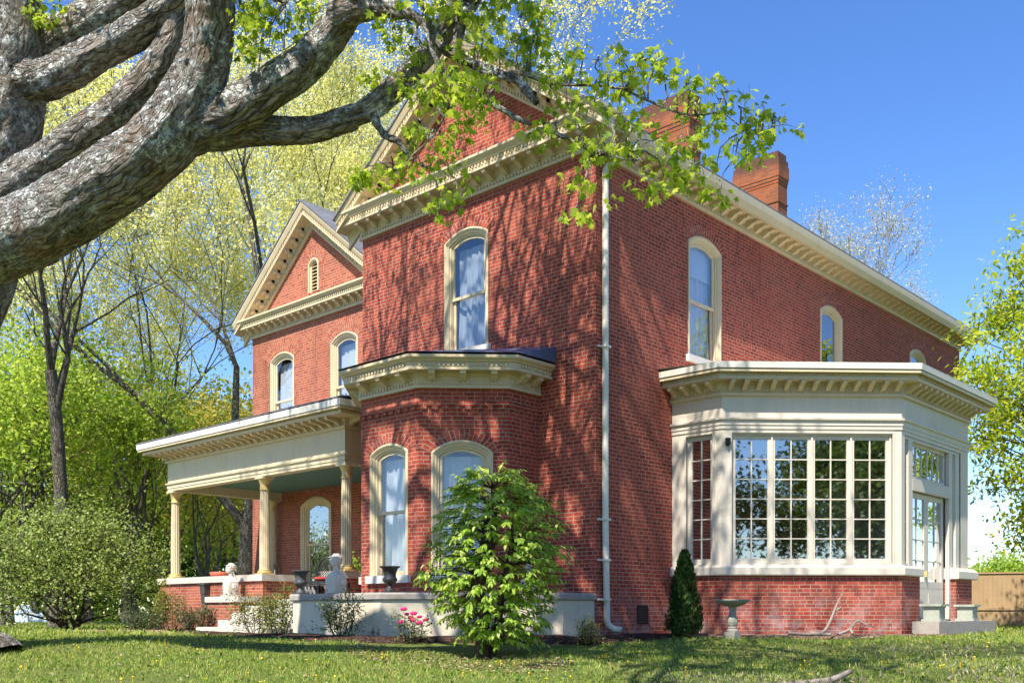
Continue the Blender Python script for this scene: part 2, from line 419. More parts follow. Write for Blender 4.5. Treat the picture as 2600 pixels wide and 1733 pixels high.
CASE = [(0, -.06), (0, .016), (.036, .026), (.05, .008), (.062, .008), (.072, -.014), (.10, -.018), (.104, -.05), (.145, -.054), (.15, -.12)]
def window(fr, w, glass=None, vm=None, curtain='plain', sill=True, candle=None, casew=1.):
    u0, u1, vb, vs, va = w; glass = glass or GLASSB
    vm = vm if vm is not None else (vb + va) / 2
    c = MB(); prof = [(a * casew, b) for a, b in CASE]
    outs = [outline(u0, u1, vb, vs, va, a) for a, _ in prof]
    for k in range(len(prof) - 1): ring(c, fr, outs[k], outs[k + 1], prof[k][1], prof[k + 1][1])
    o = hb('window', c, CREAM)
    e = .15 * casew
    s = MB(); A = outline(u0, u1, vm, vs, va, e); B = outline(u0, u1, vm, vs, va, e + .058)
    ring(s, fr, A, B, -.085, -.085); ring(s, fr, B, B, -.085, -.125)
    s.fbox(fr, u0 + e, u1 - e, vm - .03, vm + .03, -.125, -.078)
    build('sash', s, CREAM, o)
    s = MB(); s.fbox(fr, u0 + e, u0 + e + .06, vb, vm - .03, -.165, -.128); s.fbox(fr, u1 - e - .06, u1 - e, vb, vm - .03, -.165, -.128)
    s.fbox(fr, u0 + e + .06, u1 - e - .06, vb, vb + .085, -.165, -.128)
    build('sash', s, CREAM, o)
    g = MB(); g.face([fr.P(*p, -.108) for p in outline(u0, u1, vm, vs, va, e + .03)]); build('pane', g, glass, o)
    g = MB(); g.face([fr.P(*p, -.148) for p in ((u0 + e + .03, vb + .03), (u0 + e + .03, vm), (u1 - e - .03, vm), (u1 - e - .03, vb + .03))]); build('pane', g, glass, o)
    if curtain:
        k = MB(); a, b = u0 + e - .02, u1 - e + .02; n = 60; rows = []
        rng = random.Random(int(u0 * 100) + int(vb * 10)); ph = rng.random() * 6
        top = va - e - (.12 if curtain != 'tied' else .16); bot = vb + .02
        for j in range(9):
            v = top + (bot - top) * j / 8; row = []
            for i in range(n + 1):
                x = i / n; u = a + (b - a) * x
                amp = .012 + .022 * (j / 8)
                dd = amp * (math.sin(x * 34 + ph) + .6 * math.sin(x * 57 + ph * 2 + j * .15) + .5 * math.sin(x * 13 + j * .3))
                if curtain == 'tied': u = u + (x - .5) * (-.22 * math.sin(PI * j / 8) ** 2) * (b - a) * 0.35
                row.append(fr.P(u, v, -.27 + dd))
            rows.append(k.add(row))
        for r0, r1 in zip(rows, rows[1:]):
            for i in range(n): k.f.append((r0 + i, r0 + i + 1, r1 + i + 1, r1 + i))
        build('curtain', k, {'lace': LACE, 'tied': SHEER}.get(curtain, CLOTH), o, smooth=True)
    if sill:
        k = MB(); k.fbox(fr, u0 - .07, u1 + .07, vb - .15, vb - .003, -.2, .075); build('sill', k, WHITE if sill == 'w' else CREAM, o)
    if candle is not None:
        k = MB(); cu = u0 + (u1 - u0) * candle[0]; p = fr.P(cu, candle[1], -.2)
        k.lathe([(.028, 0), (.028, .015), (.011, .02), (.011, .2), (.006, .205)], p, 10)
        cd = build('candle', k, WHITE, o)
        k = MB(); k.lathe([(.004, .203), (.016, .215), (.018, .23), (.008, .25)], p, 10); build('bulb', k, BULB if candle[2] else WHITE, o)
    # dark room behind the window
    return o

FW = Fr((-6.78, 0.), (1, 0)); SW = Fr((0., 0.), (0, 1)); LW = Fr((-6.78, 19.1), (0, -1)); BW = Fr((0., 19.1), (-1, 0))
WF = Fr((-15.6, 2.75), (1, 0)); WL = Fr((-15.6, 15.), (0, -1)); WR = Fr((-9.3, 2.75), (0, 1))
w_main = (2.74, 4.03, 5.72, 8.04, 8.24)
w_side = [(3.1, 4.4, 5.62, 8.0, 8.2), (9.14, 10.4, 5.62, 7.9, 8.1), (14.93, 16.19, 5.62, 7.9, 8.1)]
w_wing = [(.98, 2.2, 5.4, 7.84, 8.06), (3.97, 5.19, 5.4, 7.88, 8.1)]
w_porch = (2.53, 4.0, .68, 3.36, 3.62)
EZ = 8.82                                     # top of the brick under the cornice
SL, AZ = .71, 12.08                           # main roof slope and ridge height
WS, WAZ = .76, 12.0
m = MB()
wallface(m, FW, [(0, -.6), (6.78, -.6), (6.78, EZ), (6.78, 9.3), (3.39, AZ - .1), (0, 9.3)], [outline(*w_main, 0)])
hb('wall', m, BRICK)
m = MB(); wallface(m, SW, [(0, -.6), (19.1, -.6), (19.1, 9.1), (0, 9.1)], [outline(*w, 0) for w in w_side]); hb('wall', m, BRICK)
m = MB(); wallface(m, LW, [(0, -.6), (19.1, -.6), (19.1, 9.1), (0, 9.1)], []); hb('wall', m, BRICK)
m = MB(); wallface(m, BW, [(0, -.6), (6.78, -.6), (6.78, 9.3), (3.39, AZ - .1), (0, 9.3)], []); hb('wall', m, BRICK)
m = MB()
w_vent = (2.92, 3.42, 9.52, 10.22, 10.5)
wallface(m, WF, [(0, -.6), (8.82, -.6), (8.82, 4.9), (6.3, 4.9), (6.3, 9.2), (3.15, WAZ - .1), (0, 9.2)], [outline(*w, 0) for w in w_wing + [w_porch, w_vent]])
hb('wall', m, BRICK2)
for fr in (WL, WR): m = MB(); wallface(m, fr, [(0, -.6), (12.25, -.6), (12.25, 9.2), (0, 9.2)], []); hb('wall', m, BRICK2)
for fr, ws in ((FW, [w_main]), (SW, w_side), (WF, w_wing + [w_porch, w_vent])):
    for w in ws:
        m = MB(); voussoirs(m, fr, w)
        if w in w_wing: voussoirs(m, fr, (w[0] - .215, w[1] + .215, w[2], w[3] + .12, w[4] + .218), .2)
        hb('brick_arch', m, BRICK2 if fr is WF else BRICK)
window(FW, w_main, curtain='tied', sill='w', candle=(.68, 5.8, 0), vm=6.86)
wz = [window(SW, w_side[0], curtain='plain', sill='w', candle=(.2, 5.7, 0), vm=6.8), window(SW, w_side[1], curtain=None, vm=6.6), window(SW, w_side[2], curtain='plain', vm=6.7)]
k = MB(); k.fbox(SW, 3.2, 4.3, 7.38, 8.1, -.215, -.2); build('roller_blind', k, SHADE, wz[0])
for w in w_wing: window(WF, w, vm=6.62, curtain='plain')
window(WF, w_porch, glass=GLASS, vm=2.24, curtain='lace', candle=(.62, 2.3, 1), casew=1.3)
# louvred vent in the wing gable
v = MB(); outs = [outline(*w_vent, a) for a, _ in ((0, 0), (.0, .03), (.05, .035), (.06, -.02), (.09, -.03), (.09, -.12))]
for k, (d0, d1) in enumerate(((-.05, .03), (.03, .035), (.035, -.02), (-.02, -.03), (-.03, -.12))): ring(v, WF, outs[k], outs[k + 1], d0, d1)
vent = hb('gable_vent', v, CREAM)
v = MB()
for k in range(9):
    z = 9.56 + k * .098
    v.prism(WF, [(-.04, z), (-.03, z + .005), (-.11, z + .075), (-.12, z + .07)], 2.995, 3.345)
build('louvre', v, CREAM, vent)
v = MB(); v.fbox(WF, 2.93, 3.41, 9.5, 10.5, -.3, -.2); build('backing', v, BLACK, vent)

# dark interiors so that the rooms behind the glass read as rooms
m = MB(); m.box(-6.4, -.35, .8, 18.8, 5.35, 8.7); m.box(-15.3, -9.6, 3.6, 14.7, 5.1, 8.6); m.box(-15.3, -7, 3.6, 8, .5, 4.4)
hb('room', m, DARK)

# ------------------------------------------------------------------ cornices
def cornice_prof(zb, zs, zt, o, gutter=False):
    p = [(0, zb), (.06, zb), (.06, zb + .055), (.045, zb + .06), (.045, zs - .07), (.085, zs - .02), (.085, zs), (o - .09, zs)]
    if gutter: p += [(o - .09, zs - .02), (o - .02, zs - .03), (o + .05, zs + .1), (o + .06, zt - .02), (o + .06, zt), (0, zt + .06)]
    else: p += [(o - .09, zs + .05), (o - .105, zs + .055), (o - .105, zs + .14), (o - .07, zs + .15), (o - .065, zs + .17), (o - .01, zt - .06), (o, zt - .05), (o, zt), (0, zt + .06)]
    return p
def seg_items(path, step, margin=.0, d=0.):
    for a, b in zip(path, path[1:]):
        L = math.dist(a, b); fr = Fr(a, ((b[0] - a[0]) / L, (b[1] - a[1]) / L))
        n = max(1, round((L - 2 * margin) / step))
        yield fr, [margin + (L - 2 * margin) * k / n for k in range(n + 1)]
def dentils(mb, path, step, w, z0, z1, d0, d1, ext=0.):
    for fr, us in seg_items(path, step, -ext):
        for u in us[:-1]: mb.fbox(fr, u + .02, u + .02 + w, z0, z1, d0, d1)
def bracket_pts(zs, o, h=.2):
    return [(.04, zs + .004), (o - .12, zs + .004), (o - .12, zs - .05), (o - .15, zs - .075), (o - .2, zs - .075), (.2, zs - h * .62), (.13, zs - h * .9), (.085, zs - h), (.04, zs - h)]

def run_cornice(name, path, zb, zs, zt, o, step, bw, parent=None, mat=CREAM, gutter=False, dstep=.09, each=True, margin=.2, extra=None, skip=(), bh=.16):
    c = MB(); c.sweep(path, cornice_prof(zb, zs, zt, o, gutter))
    dentils(c, path, dstep, dstep * .5, zb + .068, zb + .118, .045, .072)
    if not gutter: dentils(c, path, dstep, dstep * .5, zs + .07, zs + .125, o - .105, o - .078, o - .15 if len(path) == 2 else 0)
    ob = hb(name, c, mat, parent, fix=True)
    allb = MB(); P = bracket_pts(zs, o, bh)
    for si, (fr, us) in enumerate(seg_items(path, step, margin)):
        if si in skip: continue
        for u in us:
            if each:
                b = MB(); b.prism(fr, P, u - bw / 2, u + bw / 2); build('bracket', b, mat, ob, fix=True)
            else: allb.prism(fr, P, u - bw / 2, u + bw / 2)
    if not each: tag(build('bracket', allb, mat, ob, fix=True), kind='stuff')
    return ob

run_cornice('cornice', [(-6.78, .55), (-6.78, 0.), (0., 0.), (0., .4)], EZ, 9.12, 9.42, .45, .4, .1, margin=.16, skip=(0, 2))
run_cornice('cornice', [(0., .4), (0., 19.1), (-.6, 19.1)], 8.74, 9.0, 9.25, .45, .36, .1, gutter=True, each=False, margin=.3)
run_cornice('cornice', [(-6.78, 19.1), (-6.78, .55)], EZ, 9.12, 9.36, .45, .4, .1, each=False)
run_cornice('cornice', [(-15.6, 3.3), (-15.6, 2.75), (-9.3, 2.75), (-9.3, 3.3)], 8.72, 8.98, 9.24, .42, .34, .085, each=False, margin=.14)
run_cornice('cornice', [(-15.6, 15.), (-15.6, 3.3)], 8.72, 8.98, 9.2, .42, .4, .09, each=False)

def rake(fr, w, ez, az, o, step, parent=None):
    """sloping cornices of a gable; fr is the facade frame, w its width, ez/az eave and ridge heights of the roof edge"""
    prof = [(o + .03, .0), (o + .03, .04), (o - .02, .17), (o - .04, .18), (o - .06, .2), (o - .06, .3), (o - .03, .3), (o - .03, .345), (.09, .345), (.09, .37), (.045, .44), (.045, .6), (.065, .6), (.065, .66), (0, .66), (0, 0)]
    c = MB(); br = MB(); ua, um = -o, w / 2
    sl = (az - ez) / (um - ua)
    for sgn in (1, -1):
        f = (lambda u: u) if sgn == 1 else (lambda u: w - u)
        rows = []
        for u in (ua, um): rows.append(c.add([fr.P(f(u), ez + (u - ua) * sl - h, d) for d, h in prof]))
        q = len(prof)
        for k in range(q): c.f.append((rows[0] + k, rows[1] + k, rows[1] + (k + 1) % q, rows[0] + (k + 1) % q))
        c.f.append(tuple(rows[0] + k for k in range(q)))
        u = .1
        def blk(mb, u, du, h0, h1, d0, d1):
            P = []
            for h in (h1, h0):
                for uu, d in ((u, d1), (u + du, d1), (u + du, d0), (u, d0)): P.append(fr.P(f(uu), ez + (uu - ua) * sl - h, d))
            mb.hexa(P)
        uu = ua + .1
        while uu < um - .05:
            blk(c, uu, .04, .215, .285, o - .06, o - .03)
            if uu > .75: blk(c, uu, .04, .535, .59, .045, .07)
            uu += .08
        uu = .35
        while uu < um - .25:
            blk(br, uu, .09, .345, .43, .1, o - .1); blk(br, uu, .09, .345, .5, .04, .2); uu += step
    ob = hb('raking_cornice', c, CREAM, parent, fix=True)
    tag(build('bracket', br, CREAM, ob, fix=True), kind='stuff')
rake(FW, 6.78, 9.36, AZ, .45, .34)
rake(WF, 6.3, 9.2, WAZ, .42, .3)

# ------------------------------------------------------------------ roofs and chimneys
def gable_roof(x0, x1, y0, y1, ez, az, th=.05):
    r = MB(); xm = (x0 + x1) / 2
    for a, b in ((x0, xm), (xm, x1)):
        za, zb = (ez, az) if a == x0 else (az, ez)
        r.hexa([(a, y0, za), (b, y0, zb), (b, y1, zb), (a, y1, za), (a, y0, za + th), (b, y0, zb + th), (b, y1, zb + th), (a, y1, za + th)])
    o = hb('roof', r, SHING)
    uvl = o.data.uv_layers[0]
    for p in o.data.polygons:
        for li in p.loop_indices:
            c = o.data.vertices[o.data.loops[li].vertex_index].co
            uvl.data[li].uv = (c.y, c.x * 1.25)
    return o
mroof = gable_roof(-6.78 - .48, .48, -.5, 19.55, 9.27, AZ + .01)
wroof = gable_roof(-15.6 - .45, -9.3 + .45, 2.28, 15.3, 9.2, WAZ + .01)
def chimney(x0, x1, y0, y1, zb, zt, parent, k=1.):
    c = MB(); e = .022 * k
    def bx(g, a, b): c.box(x0 - g, x1 + g, y0 - g, y1 + g, a, b)
    z = zt
    bx(-.015, zt - .16, zt); bx(.02, zt - .30, zt - .162); bx(e * 1.6, zt - .62, zt - .302); bx(e, zt - .70, zt - .622); bx(e * .4, zt - .78, zt - .702); bx(0, zb, zt - .782)
    c.box(x0 - e, x1 + e, y0 - e, y1 + e, zt - 1.24, zt - 1.205)
    o = hb('chimney', c, BRICKC, parent); o.location = (0, 0, 0)
    return o
for o_ in (chimney(-1.55, -.3, 3.62, 4.06, 9.2, 11.42, mroof), chimney(-1.5, -.3, 7.53, 7.98, 9.2, 11.44, mroof), chimney(-12.0, -11.3, 8.6, 9.3, 11, 13.85, wroof, .5)):
    pass

# ------------------------------------------------------------------ bay window
BP = [(-5.43, 0.), (-5.43, -.88), (-4.25, -2.07), (-2.57, -2.07), (-1.39, -.88), (-1.39, 0.)]
bay = None
bayf = [Fr(a, ((b[0] - a[0]) / math.dist(a, b), (b[1] - a[1]) / math.dist(a, b))) for a, b in zip(BP, BP[1:])]
bayL = [math.dist(a, b) for a, b in zip(BP, BP[1:])]
bw = {1: (.24, 1.43, .99, 3.28, 3.5), 2: (.28, 1.40, .99, 3.34, 3.52), 3: (.24, 1.4, 1.0, 3.27, 3.5)}
m = MB()
for k, (fr, L) in enumerate(zip(bayf, bayL)):
    wallface(m, fr, [(0, -.4), (L, -.4), (L, 4.6), (0, 4.6)], [outline(*bw[k], 0)] if k in bw else [])
    if k in bw: voussoirs(m, fr, bw[k], .2)
    # corbelled tooth course
    n = max(2, round(L / .212)); st = L / n
    for j in range(n):
        m.fbox(fr, j * st + st * .2, j * st + st * .75, 4.06, 4.132, -.02, .035)
    m.fbox(fr, .002, L - .002, 4.134, 4.2, -.02, .033)
bay = hb('bay', m, BRICK)
for k in bw: window(bayf[k], bw[k], vm=2.2, sill='w', curtain='plain', candle=(.8, 1.09, 0) if k == 2 else None)
run_cornice('cornice', BP, 4.46, 4.74, 5.0, .42, .56, .12, parent=bay, margin=.26, skip=(0,))
m = MB(); o_ = .44; top = []
for k, p in enumerate(BP):
    n1 = bayf[max(0, k - 1)].n; n2 = bayf[min(4, k)].n; dd = 1 + n1[0] * n2[0] + n1[1] * n2[1]
    top.append((p[0] + (n1[0] + n2[0]) / dd * o_, p[1] + (n1[1] + n2[1]) / dd * o_))
rid = [(-5.85, .0, 5.3), (-5.85, .0, 5.3), (-4.1, .0, 5.44), (-2.7, .0, 5.44), (-.95, .0, 5.34), (-.95, .0, 5.34)]
for k in range(5): m.face([(*top[k], 5.035), (*top[k + 1], 5.035), rid[k + 1], rid[k]])
hb('roof', m, SLATE, bay)

# ------------------------------------------------------------------ sunroom
SP = [(0., 2.52), (1.15, 2.52), (3.67, 5.04), (3.67, 8.82), (0., 8.82)]
sf = [Fr(a, ((b[0] - a[0]) / math.dist(a, b), (b[1] - a[1]) / math.dist(a, b))) for a, b in zip(SP, SP[1:])]
sL = [math.dist(a, b) for a, b in zip(SP, SP[1:])]
h0 = [(.34, 1.22), (.34, 3.78), (.95, 3.78), (.95, 1.22)]
h1 = [(.19, 1.24), (.19, 3.76), (3.38, 3.76), (3.38, 1.24)]
h2 = [(.16, .13), (.16, 3.78), (3.3, 3.78), (3.3, .13)]
m = MB()
rc = lambda L: [(0, 1.1), (L, 1.1), (L, 4.6), (0, 4.6)]
wallface(m, sf[0], rc(sL[0]), [h0], 0, .12); wallface(m, sf[1], rc(sL[1]), [h1], 0, .12)
wallface(m, sf[2], [(0, 1.1), (.16, 1.1), (.16, .13), (.16, 3.78), (3.3, 3.78), (3.3, 1.1), (sL[2], 1.1), (sL[2], 4.6), (0, 4.6)][0:2] + [(.16, 3.78), (3.3, 3.78), (3.3, 1.1), (sL[2], 1.1), (sL[2], 4.6), (0, 4.6)], [], 0, .12)
wallface(m, sf[3], rc(sL[3]), [], 0)
m.sweep(SP, [(0, 3.86), (.02, 3.86), (.02, 3.93), (.035, 3.935), (.035, 4.02), (.075, 4.035), (.08, 4.07), (0, 4.09)])
for fr, h in ((sf[0], h0), (sf[1], h1)):     # outer trim round the openings
    a, b = h[0][0], h[2][0]
    m.fbox(fr, a - .035, a, 1.2, 3.82, -.02, .022); m.fbox(fr, b, b + .035, 1.2, 3.82, -.02, .022); m.fbox(fr, a, b, 3.785, 3.82, -.02, .022)
sun = hb('sunroom', m, SUNW, fix=False)
m = MB(); m.sweep(SP[:3] + [(3.67, 5.98)], [(0, 1.0), (.075, 1.0), (.085, 1.02), (.085, 1.15), (.03, 1.2), (0, 1.2)])
m.sweep([(3.67, 7.75), (3.67, 8.82), (3.2, 8.82)], [(-.2, 1.0), (.16, 1.0), (.17, 1.02), (.17, 1.16), (.1, 1.24), (-.2, 1.24)])
hb('sill', m, SUNW, sun, fix=True)
m = MB()
for k in (0, 1): wallface(m, sf[k], [(0, -.5), (sL[k], -.5), (sL[k], 1.0), (0, 1.0)], [])
m.box(3.3, 3.672, 5.045, 5.98, -.5, 1.0)
m2 = MB(); m2.box(3.3, 3.76, 7.8, 8.8, -.5, 1.0); m2.box(0, 3.3, 8.5, 8.8, -.5, 1.1); hb('base_wall', m2, BRICK, sun)
hb('base_wall', m, BRICK, sun)
run_cornice('cornice', SP, 4.5, 4.76, 4.93, .45, .285, .085, parent=sun, mat=CREAM, margin=.14, skip=(3,), dstep=.06, bh=.17)
m = MB(); o_ = .5
m.sweep(SP, [(o_ - .12, 4.945), (o_ - .03, 4.945), (o_ - .02, 5.06), (o_ - .12, 5.075)])
hb('roof_edge', m, WHITE, sun, fix=True)
m = MB(); m.face([(0, 2.0, 5.12), (1.35, 2.05, 5.05), (4.15, 4.85, 5.05), (4.15, 9.25, 5.05), (0, 9.25, 5.12)]); hb('roof', m, WHITE, sun)
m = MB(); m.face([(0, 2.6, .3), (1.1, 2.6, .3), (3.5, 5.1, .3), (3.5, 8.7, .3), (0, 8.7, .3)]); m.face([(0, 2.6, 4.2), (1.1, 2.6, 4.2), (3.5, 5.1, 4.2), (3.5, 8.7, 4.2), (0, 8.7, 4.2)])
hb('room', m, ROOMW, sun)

def casement(fr, u0, u1, v0, v1, nc, nr, d=-.06, fw=.055, parent=None):
    c = MB()
    c.fbox(fr, u0, u0 + fw, v0, v1, d - .045, d); c.fbox(fr, u1 - fw, u1, v0, v1, d - .045, d)
    c.fbox(fr, u0 + fw, u1 - fw, v0, v0 + fw * 1.3, d - .045, d); c.fbox(fr, u0 + fw, u1 - fw, v1 - fw, v1, d - .045, d)
    a, b, e, f = u0 + fw, u1 - fw, v0 + fw * 1.3, v1 - fw
    for k in range(1, nc): x = a + (b - a) * k / nc; c.fbox(fr, x - .011, x + .011, e, f, d - .035, d - .006)
    for k in range(1, nr): y = e + (f - e) * k / nr; c.fbox(fr, a, b, y - .011, y + .011, d - .034, d - .005)
    o = hb('casement', c, SUNW, parent or sun)
    return o
def pane(fr, u0, u1, v0, v1, d, parent=None):
    g = MB(); g.face([fr.P(u0, v0, d), fr.P(u1, v0, d), fr.P(u1, v1, d), fr.P(u0, v1, d)]); return hb('pane', g, GLASS, parent or sun)
casement(sf[0], .345, .945, 1.225, 3.775, 2, 6, fw=.085); pane(sf[0], .38, .91, 1.26, 3.74, -.085)
for a, b in ((.215, .99), (.995, 1.785), (1.79, 2.565), (2.57, 3.345)):
    casement(sf[1], a, b, 1.245, 3.735, 2, 6, fw=.07); pane(sf[1], a + .04, b - .04, 1.28, 3.7, -.085)
m = MB()
for u in (.2, .994, 1.788, 2.567, 3.347): m.fbox(sf[1], u - .012, u + .022, 1.242, 3.758, -.12, -.03)
m.fbox(sf[1], .19, 3.38, 3.737, 3.759, -.12, -.035)
hb('mullion', m, SUNW, sun)
# door side: narrow sidelights, transom and a pair of glazed doors
F2 = sf[2]; m = MB()
for a, b in ((.16, .2), (.4, .62), (2.66, 2.86), (3.06, 3.3)): m.fbox(F2, a, b, .13 if a > .2 and a < 3 else 1.15, 3.78, -.1, -.02)
m.fbox(F2, .62, 2.66, 2.74, 2.98, -.1, -.015); m.fbox(F2, .16, 3.3, 3.72, 3.782, -.1, -.018)
m.fbox(F2, .2, .4, 1.1, 1.26, -.1, -.03); m.fbox(F2, 2.86, 3.06, 1.1, 1.26, -.1, -.03)
hb('door_frame', m, SUNW, sun)
casement(F2, .2, .4, 1.25, 3.72, 1, 6, fw=.03); pane(F2, .22, .38, 1.26, 3.7, -.085)
casement(F2, 2.86, 3.06, 1.25, 3.72, 1, 6, fw=.03); pane(F2, 2.88, 3.04, 1.26, 3.7, -.085)
casement(F2, .66, 2.62, 2.98, 3.72, 6, 1, d=-.1, fw=.06); pane(F2, .7, 2.58, 3.0, 3.7, -.125)
for a, b in ((.66, 1.635), (1.645, 2.62)):
    c = casement(F2, a, b, .78, 2.73, 2, 4, d=-.13, fw=.11); c.name = 'door'
    k = MB(); k.fbox(F2, a, b, .16, .775, -.175, -.13); k.fbox(F2, a + .1, b - .1, .3, .68, -.13, -.122); build('door_panel', k, SUNW, sun)
    pane(F2, a + .05, b - .05, .85, 2.68, -.155)
k = MB(); k.fbox(F2, 1.55, 1.57, 1.02, 1.14, -.13, -.08); hb('door_handle', k, GOLD, sun)
k = MB(); k.fbox(sf[1], .06, .15, 3.56, 3.67, .0, .1); k.fbox(sf[1], .08, .13, 3.52, 3.56, .0, .05); hb('security_light', k, BLACK, sun)
# furniture glimpsed inside the sunroom
# ------------------------------------------------------------------ downspouts, gutter, wall vent
def pipe(pts, r=.05): k = MB(); k.tube(pts, r, 10); return k
k = pipe([(.42, .62, 9.0), (.42, .60, 8.86), (.40, .56, 8.78), (.12, .24, 8.56), (.075, .2, 8.46), (.075, .2, 8.3), (.075, .2, 4), (.075, .2, 1.9), (.075, .22, 1.2), (.075, .25, .16), (.085, .27, .05), (.16, .34, -.03), (.26, .44, -.05)], .062)
dsp = hb('downspout', k, PIPE, smooth=True)
for z in (5.2, 2.0, 1.25, .52): k = MB(); k.box(-.002, .145, .12, .29, z - .02, z + .02); k.box(-.002, .05, .04, .122, z - .018, z + .018); build('strap', k, PIPE, dsp)
hb('downspout', pipe([(.42, 19.0, 9.0), (.42, 18.98, 8.85), (.38, 18.95, 8.75), (.1, 19.05, 8.4), (.07, 19.05, 8.2), (.07, 19.05, -.2)], .055), PIPE, smooth=True)
k = MB(); k.fbox(SW, 1.3, 1.66, .05, .42, -.01, .012); k_ = hb('wall_vent', k, BLACK)
k = MB()
for j in range(7): k.fbox(SW, 1.33, 1.63, .085 + j * .045, .105 + j * .045, .012, .022)
build('grille', k, IRON, k_)

# ------------------------------------------------------------------ porch
PP = [(-14.26, 2.74), (-14.26, -.8), (-6.41, -.8), (-6.41, -.003)]
m = MB()
m.sweep(PP, [(-.26, 3.6), (0, 3.6), (0, 3.665), (.015, 3.67), (.015, 3.76), (.05, 3.775), (.055, 3.81), (0, 3.825), (0, 4.4), (-.26, 4.4)])
porch = hb('porch', m, CREAM, fix=True)
run_cornice('cornice', PP, 4.36, 4.58, 4.72, .58, .29, .08, parent=porch, margin=.1, dstep=.055, skip=(), bh=.16, each=True)
m = MB(); m.sweep(PP, [(.5, 4.725), (.6, 4.725), (.61, 4.86), (.5, 4.88)]); hb('gutter', m, WHITE, porch, fix=True)
m = MB()
m.hexa([(-14.86, -1.4, 4.885), (-5.81, -1.4, 4.885), (-5.81, -.01, 5.1), (-14.86, 2.74, 5.3), (-14.86, -1.4, 4.91), (-5.81, -1.4, 4.91), (-5.81, -.01, 5.13), (-14.86, 2.74, 5.33)])
m.face([(-14.86, -1.4, 4.915), (-6.8, -1.4, 4.915), (-6.8, 2.74, 5.33), (-14.86, 2.74, 5.33)])
hb('roof', m, SHING, porch)
m = MB(); m.box(-14.0, -6.67, -.54, 2.74, 3.84, 3.9); hb('ceiling', m, TEAL, porch)
m = MB(); m.box(-14.3, -6.0, -.55, 2.74, .3, .6); m.box(-6.45, -4.96, -1.2, -.02, .3, .6); hb('floor', m, STONE, porch)
def column(x, y, z0, z1, r=.125):
    k = MB(); z = z1 - z0
    fl = lambda a, zz: 1 - .085 * max(0, math.cos(a * 16)) if .0 < zz else 1
    k.lathe([(r, z0 + .13), (r * 1.0, z0 + z * .3), (r * .95, z0 + z * .65), (r * .85, z1 - .33)], (x, y, 0), 96, lambda a, zz: 1 - .15 * (.5 + .5 * math.cos(a * 16)) ** .8)
    o = hb('column', k, CREAM, porch)
    b = MB(); b.box(x - r * 1.38, x + r * 1.38, y - r * 1.38, y + r * 1.38, z0, z0 + .035)
    b.lathe([(r * 1.36, z0 + .036), (r * 1.42, z0 + .06), (r * 1.36, z0 + .085), (r * 1.15, z0 + .09), (r * 1.12, z0 + .1), (r * 1.2, z0 + .11), (r * 1.2, z0 + .125), (r * 1.02, z0 + .135)], (x, y, 0), 32)
    hb('column_base', b, GOLD, porch, smooth=False)
    b = MB(); t = r * .85
    b.lathe([(t, z1 - .33), (t * 1.18, z1 - .325), (t * 1.18, z1 - .3), (t * 1.02, z1 - .29), (t * 1.02, z1 - .19), (t * 1.12, z1 - .185), (t * 1.12, z1 - .17), (t * 1.45, z1 - .09), (t * 1.5, z1 - .06)], (x, y, 0), 32)
    hb('capital_neck', b, GOLD, porch)
    b = MB(); b.box(x - t * 1.65, x + t * 1.65, y - t * 1.65, y + t * 1.65, z1 - .06, z1); hb('capital', b, CREAM, porch)
    return o
CX_ = [onplane(446, 1400, 1, -.67)[0], onplane(672, 1400, 1, -.67)[0], onplane(880, 1400, 1, -.67)[0]]
for x in CX_: column(x, -.67, 1.2, 3.6)
column(onplane(692, 1400, 1, 2.5)[0], 2.5, .6, 3.62, .12)
xl, xr = -14.5, onplane(665, 1480, 1, -.98)[0]
m = MB(); m.box(xl + .06, xr - .05, -.92, -.45, -.6, 1.04); m.box(xr - .6, xr - .05, -.46, .05, -.6, 1.04); m.box(xl + .06, xl + .5, -.46, 2.74, -.6, 1.04)
m2 = MB(); m2.box(-7.0, -6.44, -.92, -.3, -.6, 1.04); hb('porch_wall', m2, BRICK2, porch)
hb('porch_wall', m, BRICK2, porch)
m = MB(); xs = [xl, xl + 1.3, xl + 2.9, xl + 4.3, xr]
for bx_ in [(a + .002, b - .002, -.98, -.4) for a, b in zip(xs, xs[1:])] + [(xr - .66, xr, -.398, .1), (xl, xl + .56, -.398, 2.74), (-7.06, -6.38, -.98, -.25)]: m = MB(); m.box(*bx_, 1.042, 1.2); hb('wall_cap', m, STONE, porch)
PX0, PX1, PY0 = -10.82, -9.42, -1.6
m = MB(); m.box(PX0, PX1, PY0, -.93, -.6, .52); hb('porch_wall', m, BRICK2, porch)
m = MB(); m.box(PX0 - .05, PX1 + .05, PY0 - .05, -.985, .522, .66); hb('wall_cap', m, STONE, porch)
for k in range(4):
    m = MB(); m.box(-9.36 - (.35 if k == 0 else 0), -4.97, -2.55 + k * .36, -2.15 + k * .36 if k < 3 else -.98, -.5, -.06 + k * .165); hb('step', m, STONE, porch)

# ------------------------------------------------------------------ terrace in front of the bay
ter = thing('terrace', 'low cream stucco terrace wall under the brick bay', 'terrace', (-3., -2.5, 0))
TP = [(-4.94, -.9), (-4.94, -3.2), (-2.29, -3.2), (-.02, -.91), (-.02, -.006)]
m = MB(); m.sweep(TP, [(-.3, -.6), (0, -.6), (0, .5), (-.3, .5)]); o = build('wall', m, STUCCO, ter, fix=True); o.location = -ter.location
m = MB(); m.sweep(TP, [(-.36, .503), (.035, .503), (.045, .515), (.05, .6), (.035, .63), (-.36, .635)]); o = build('wall_cap', m, CONC, ter, fix=True); o.location = -ter.location
m = MB(); m.face([(-4.9, -.9, .53), (-4.9, -3.1, .53), (-2.33, -3.1, .53), (-.06, -.91, .53), (-.06, -.1, .53)]); o = build('floor', m, CONC, ter); o.location = -ter.location
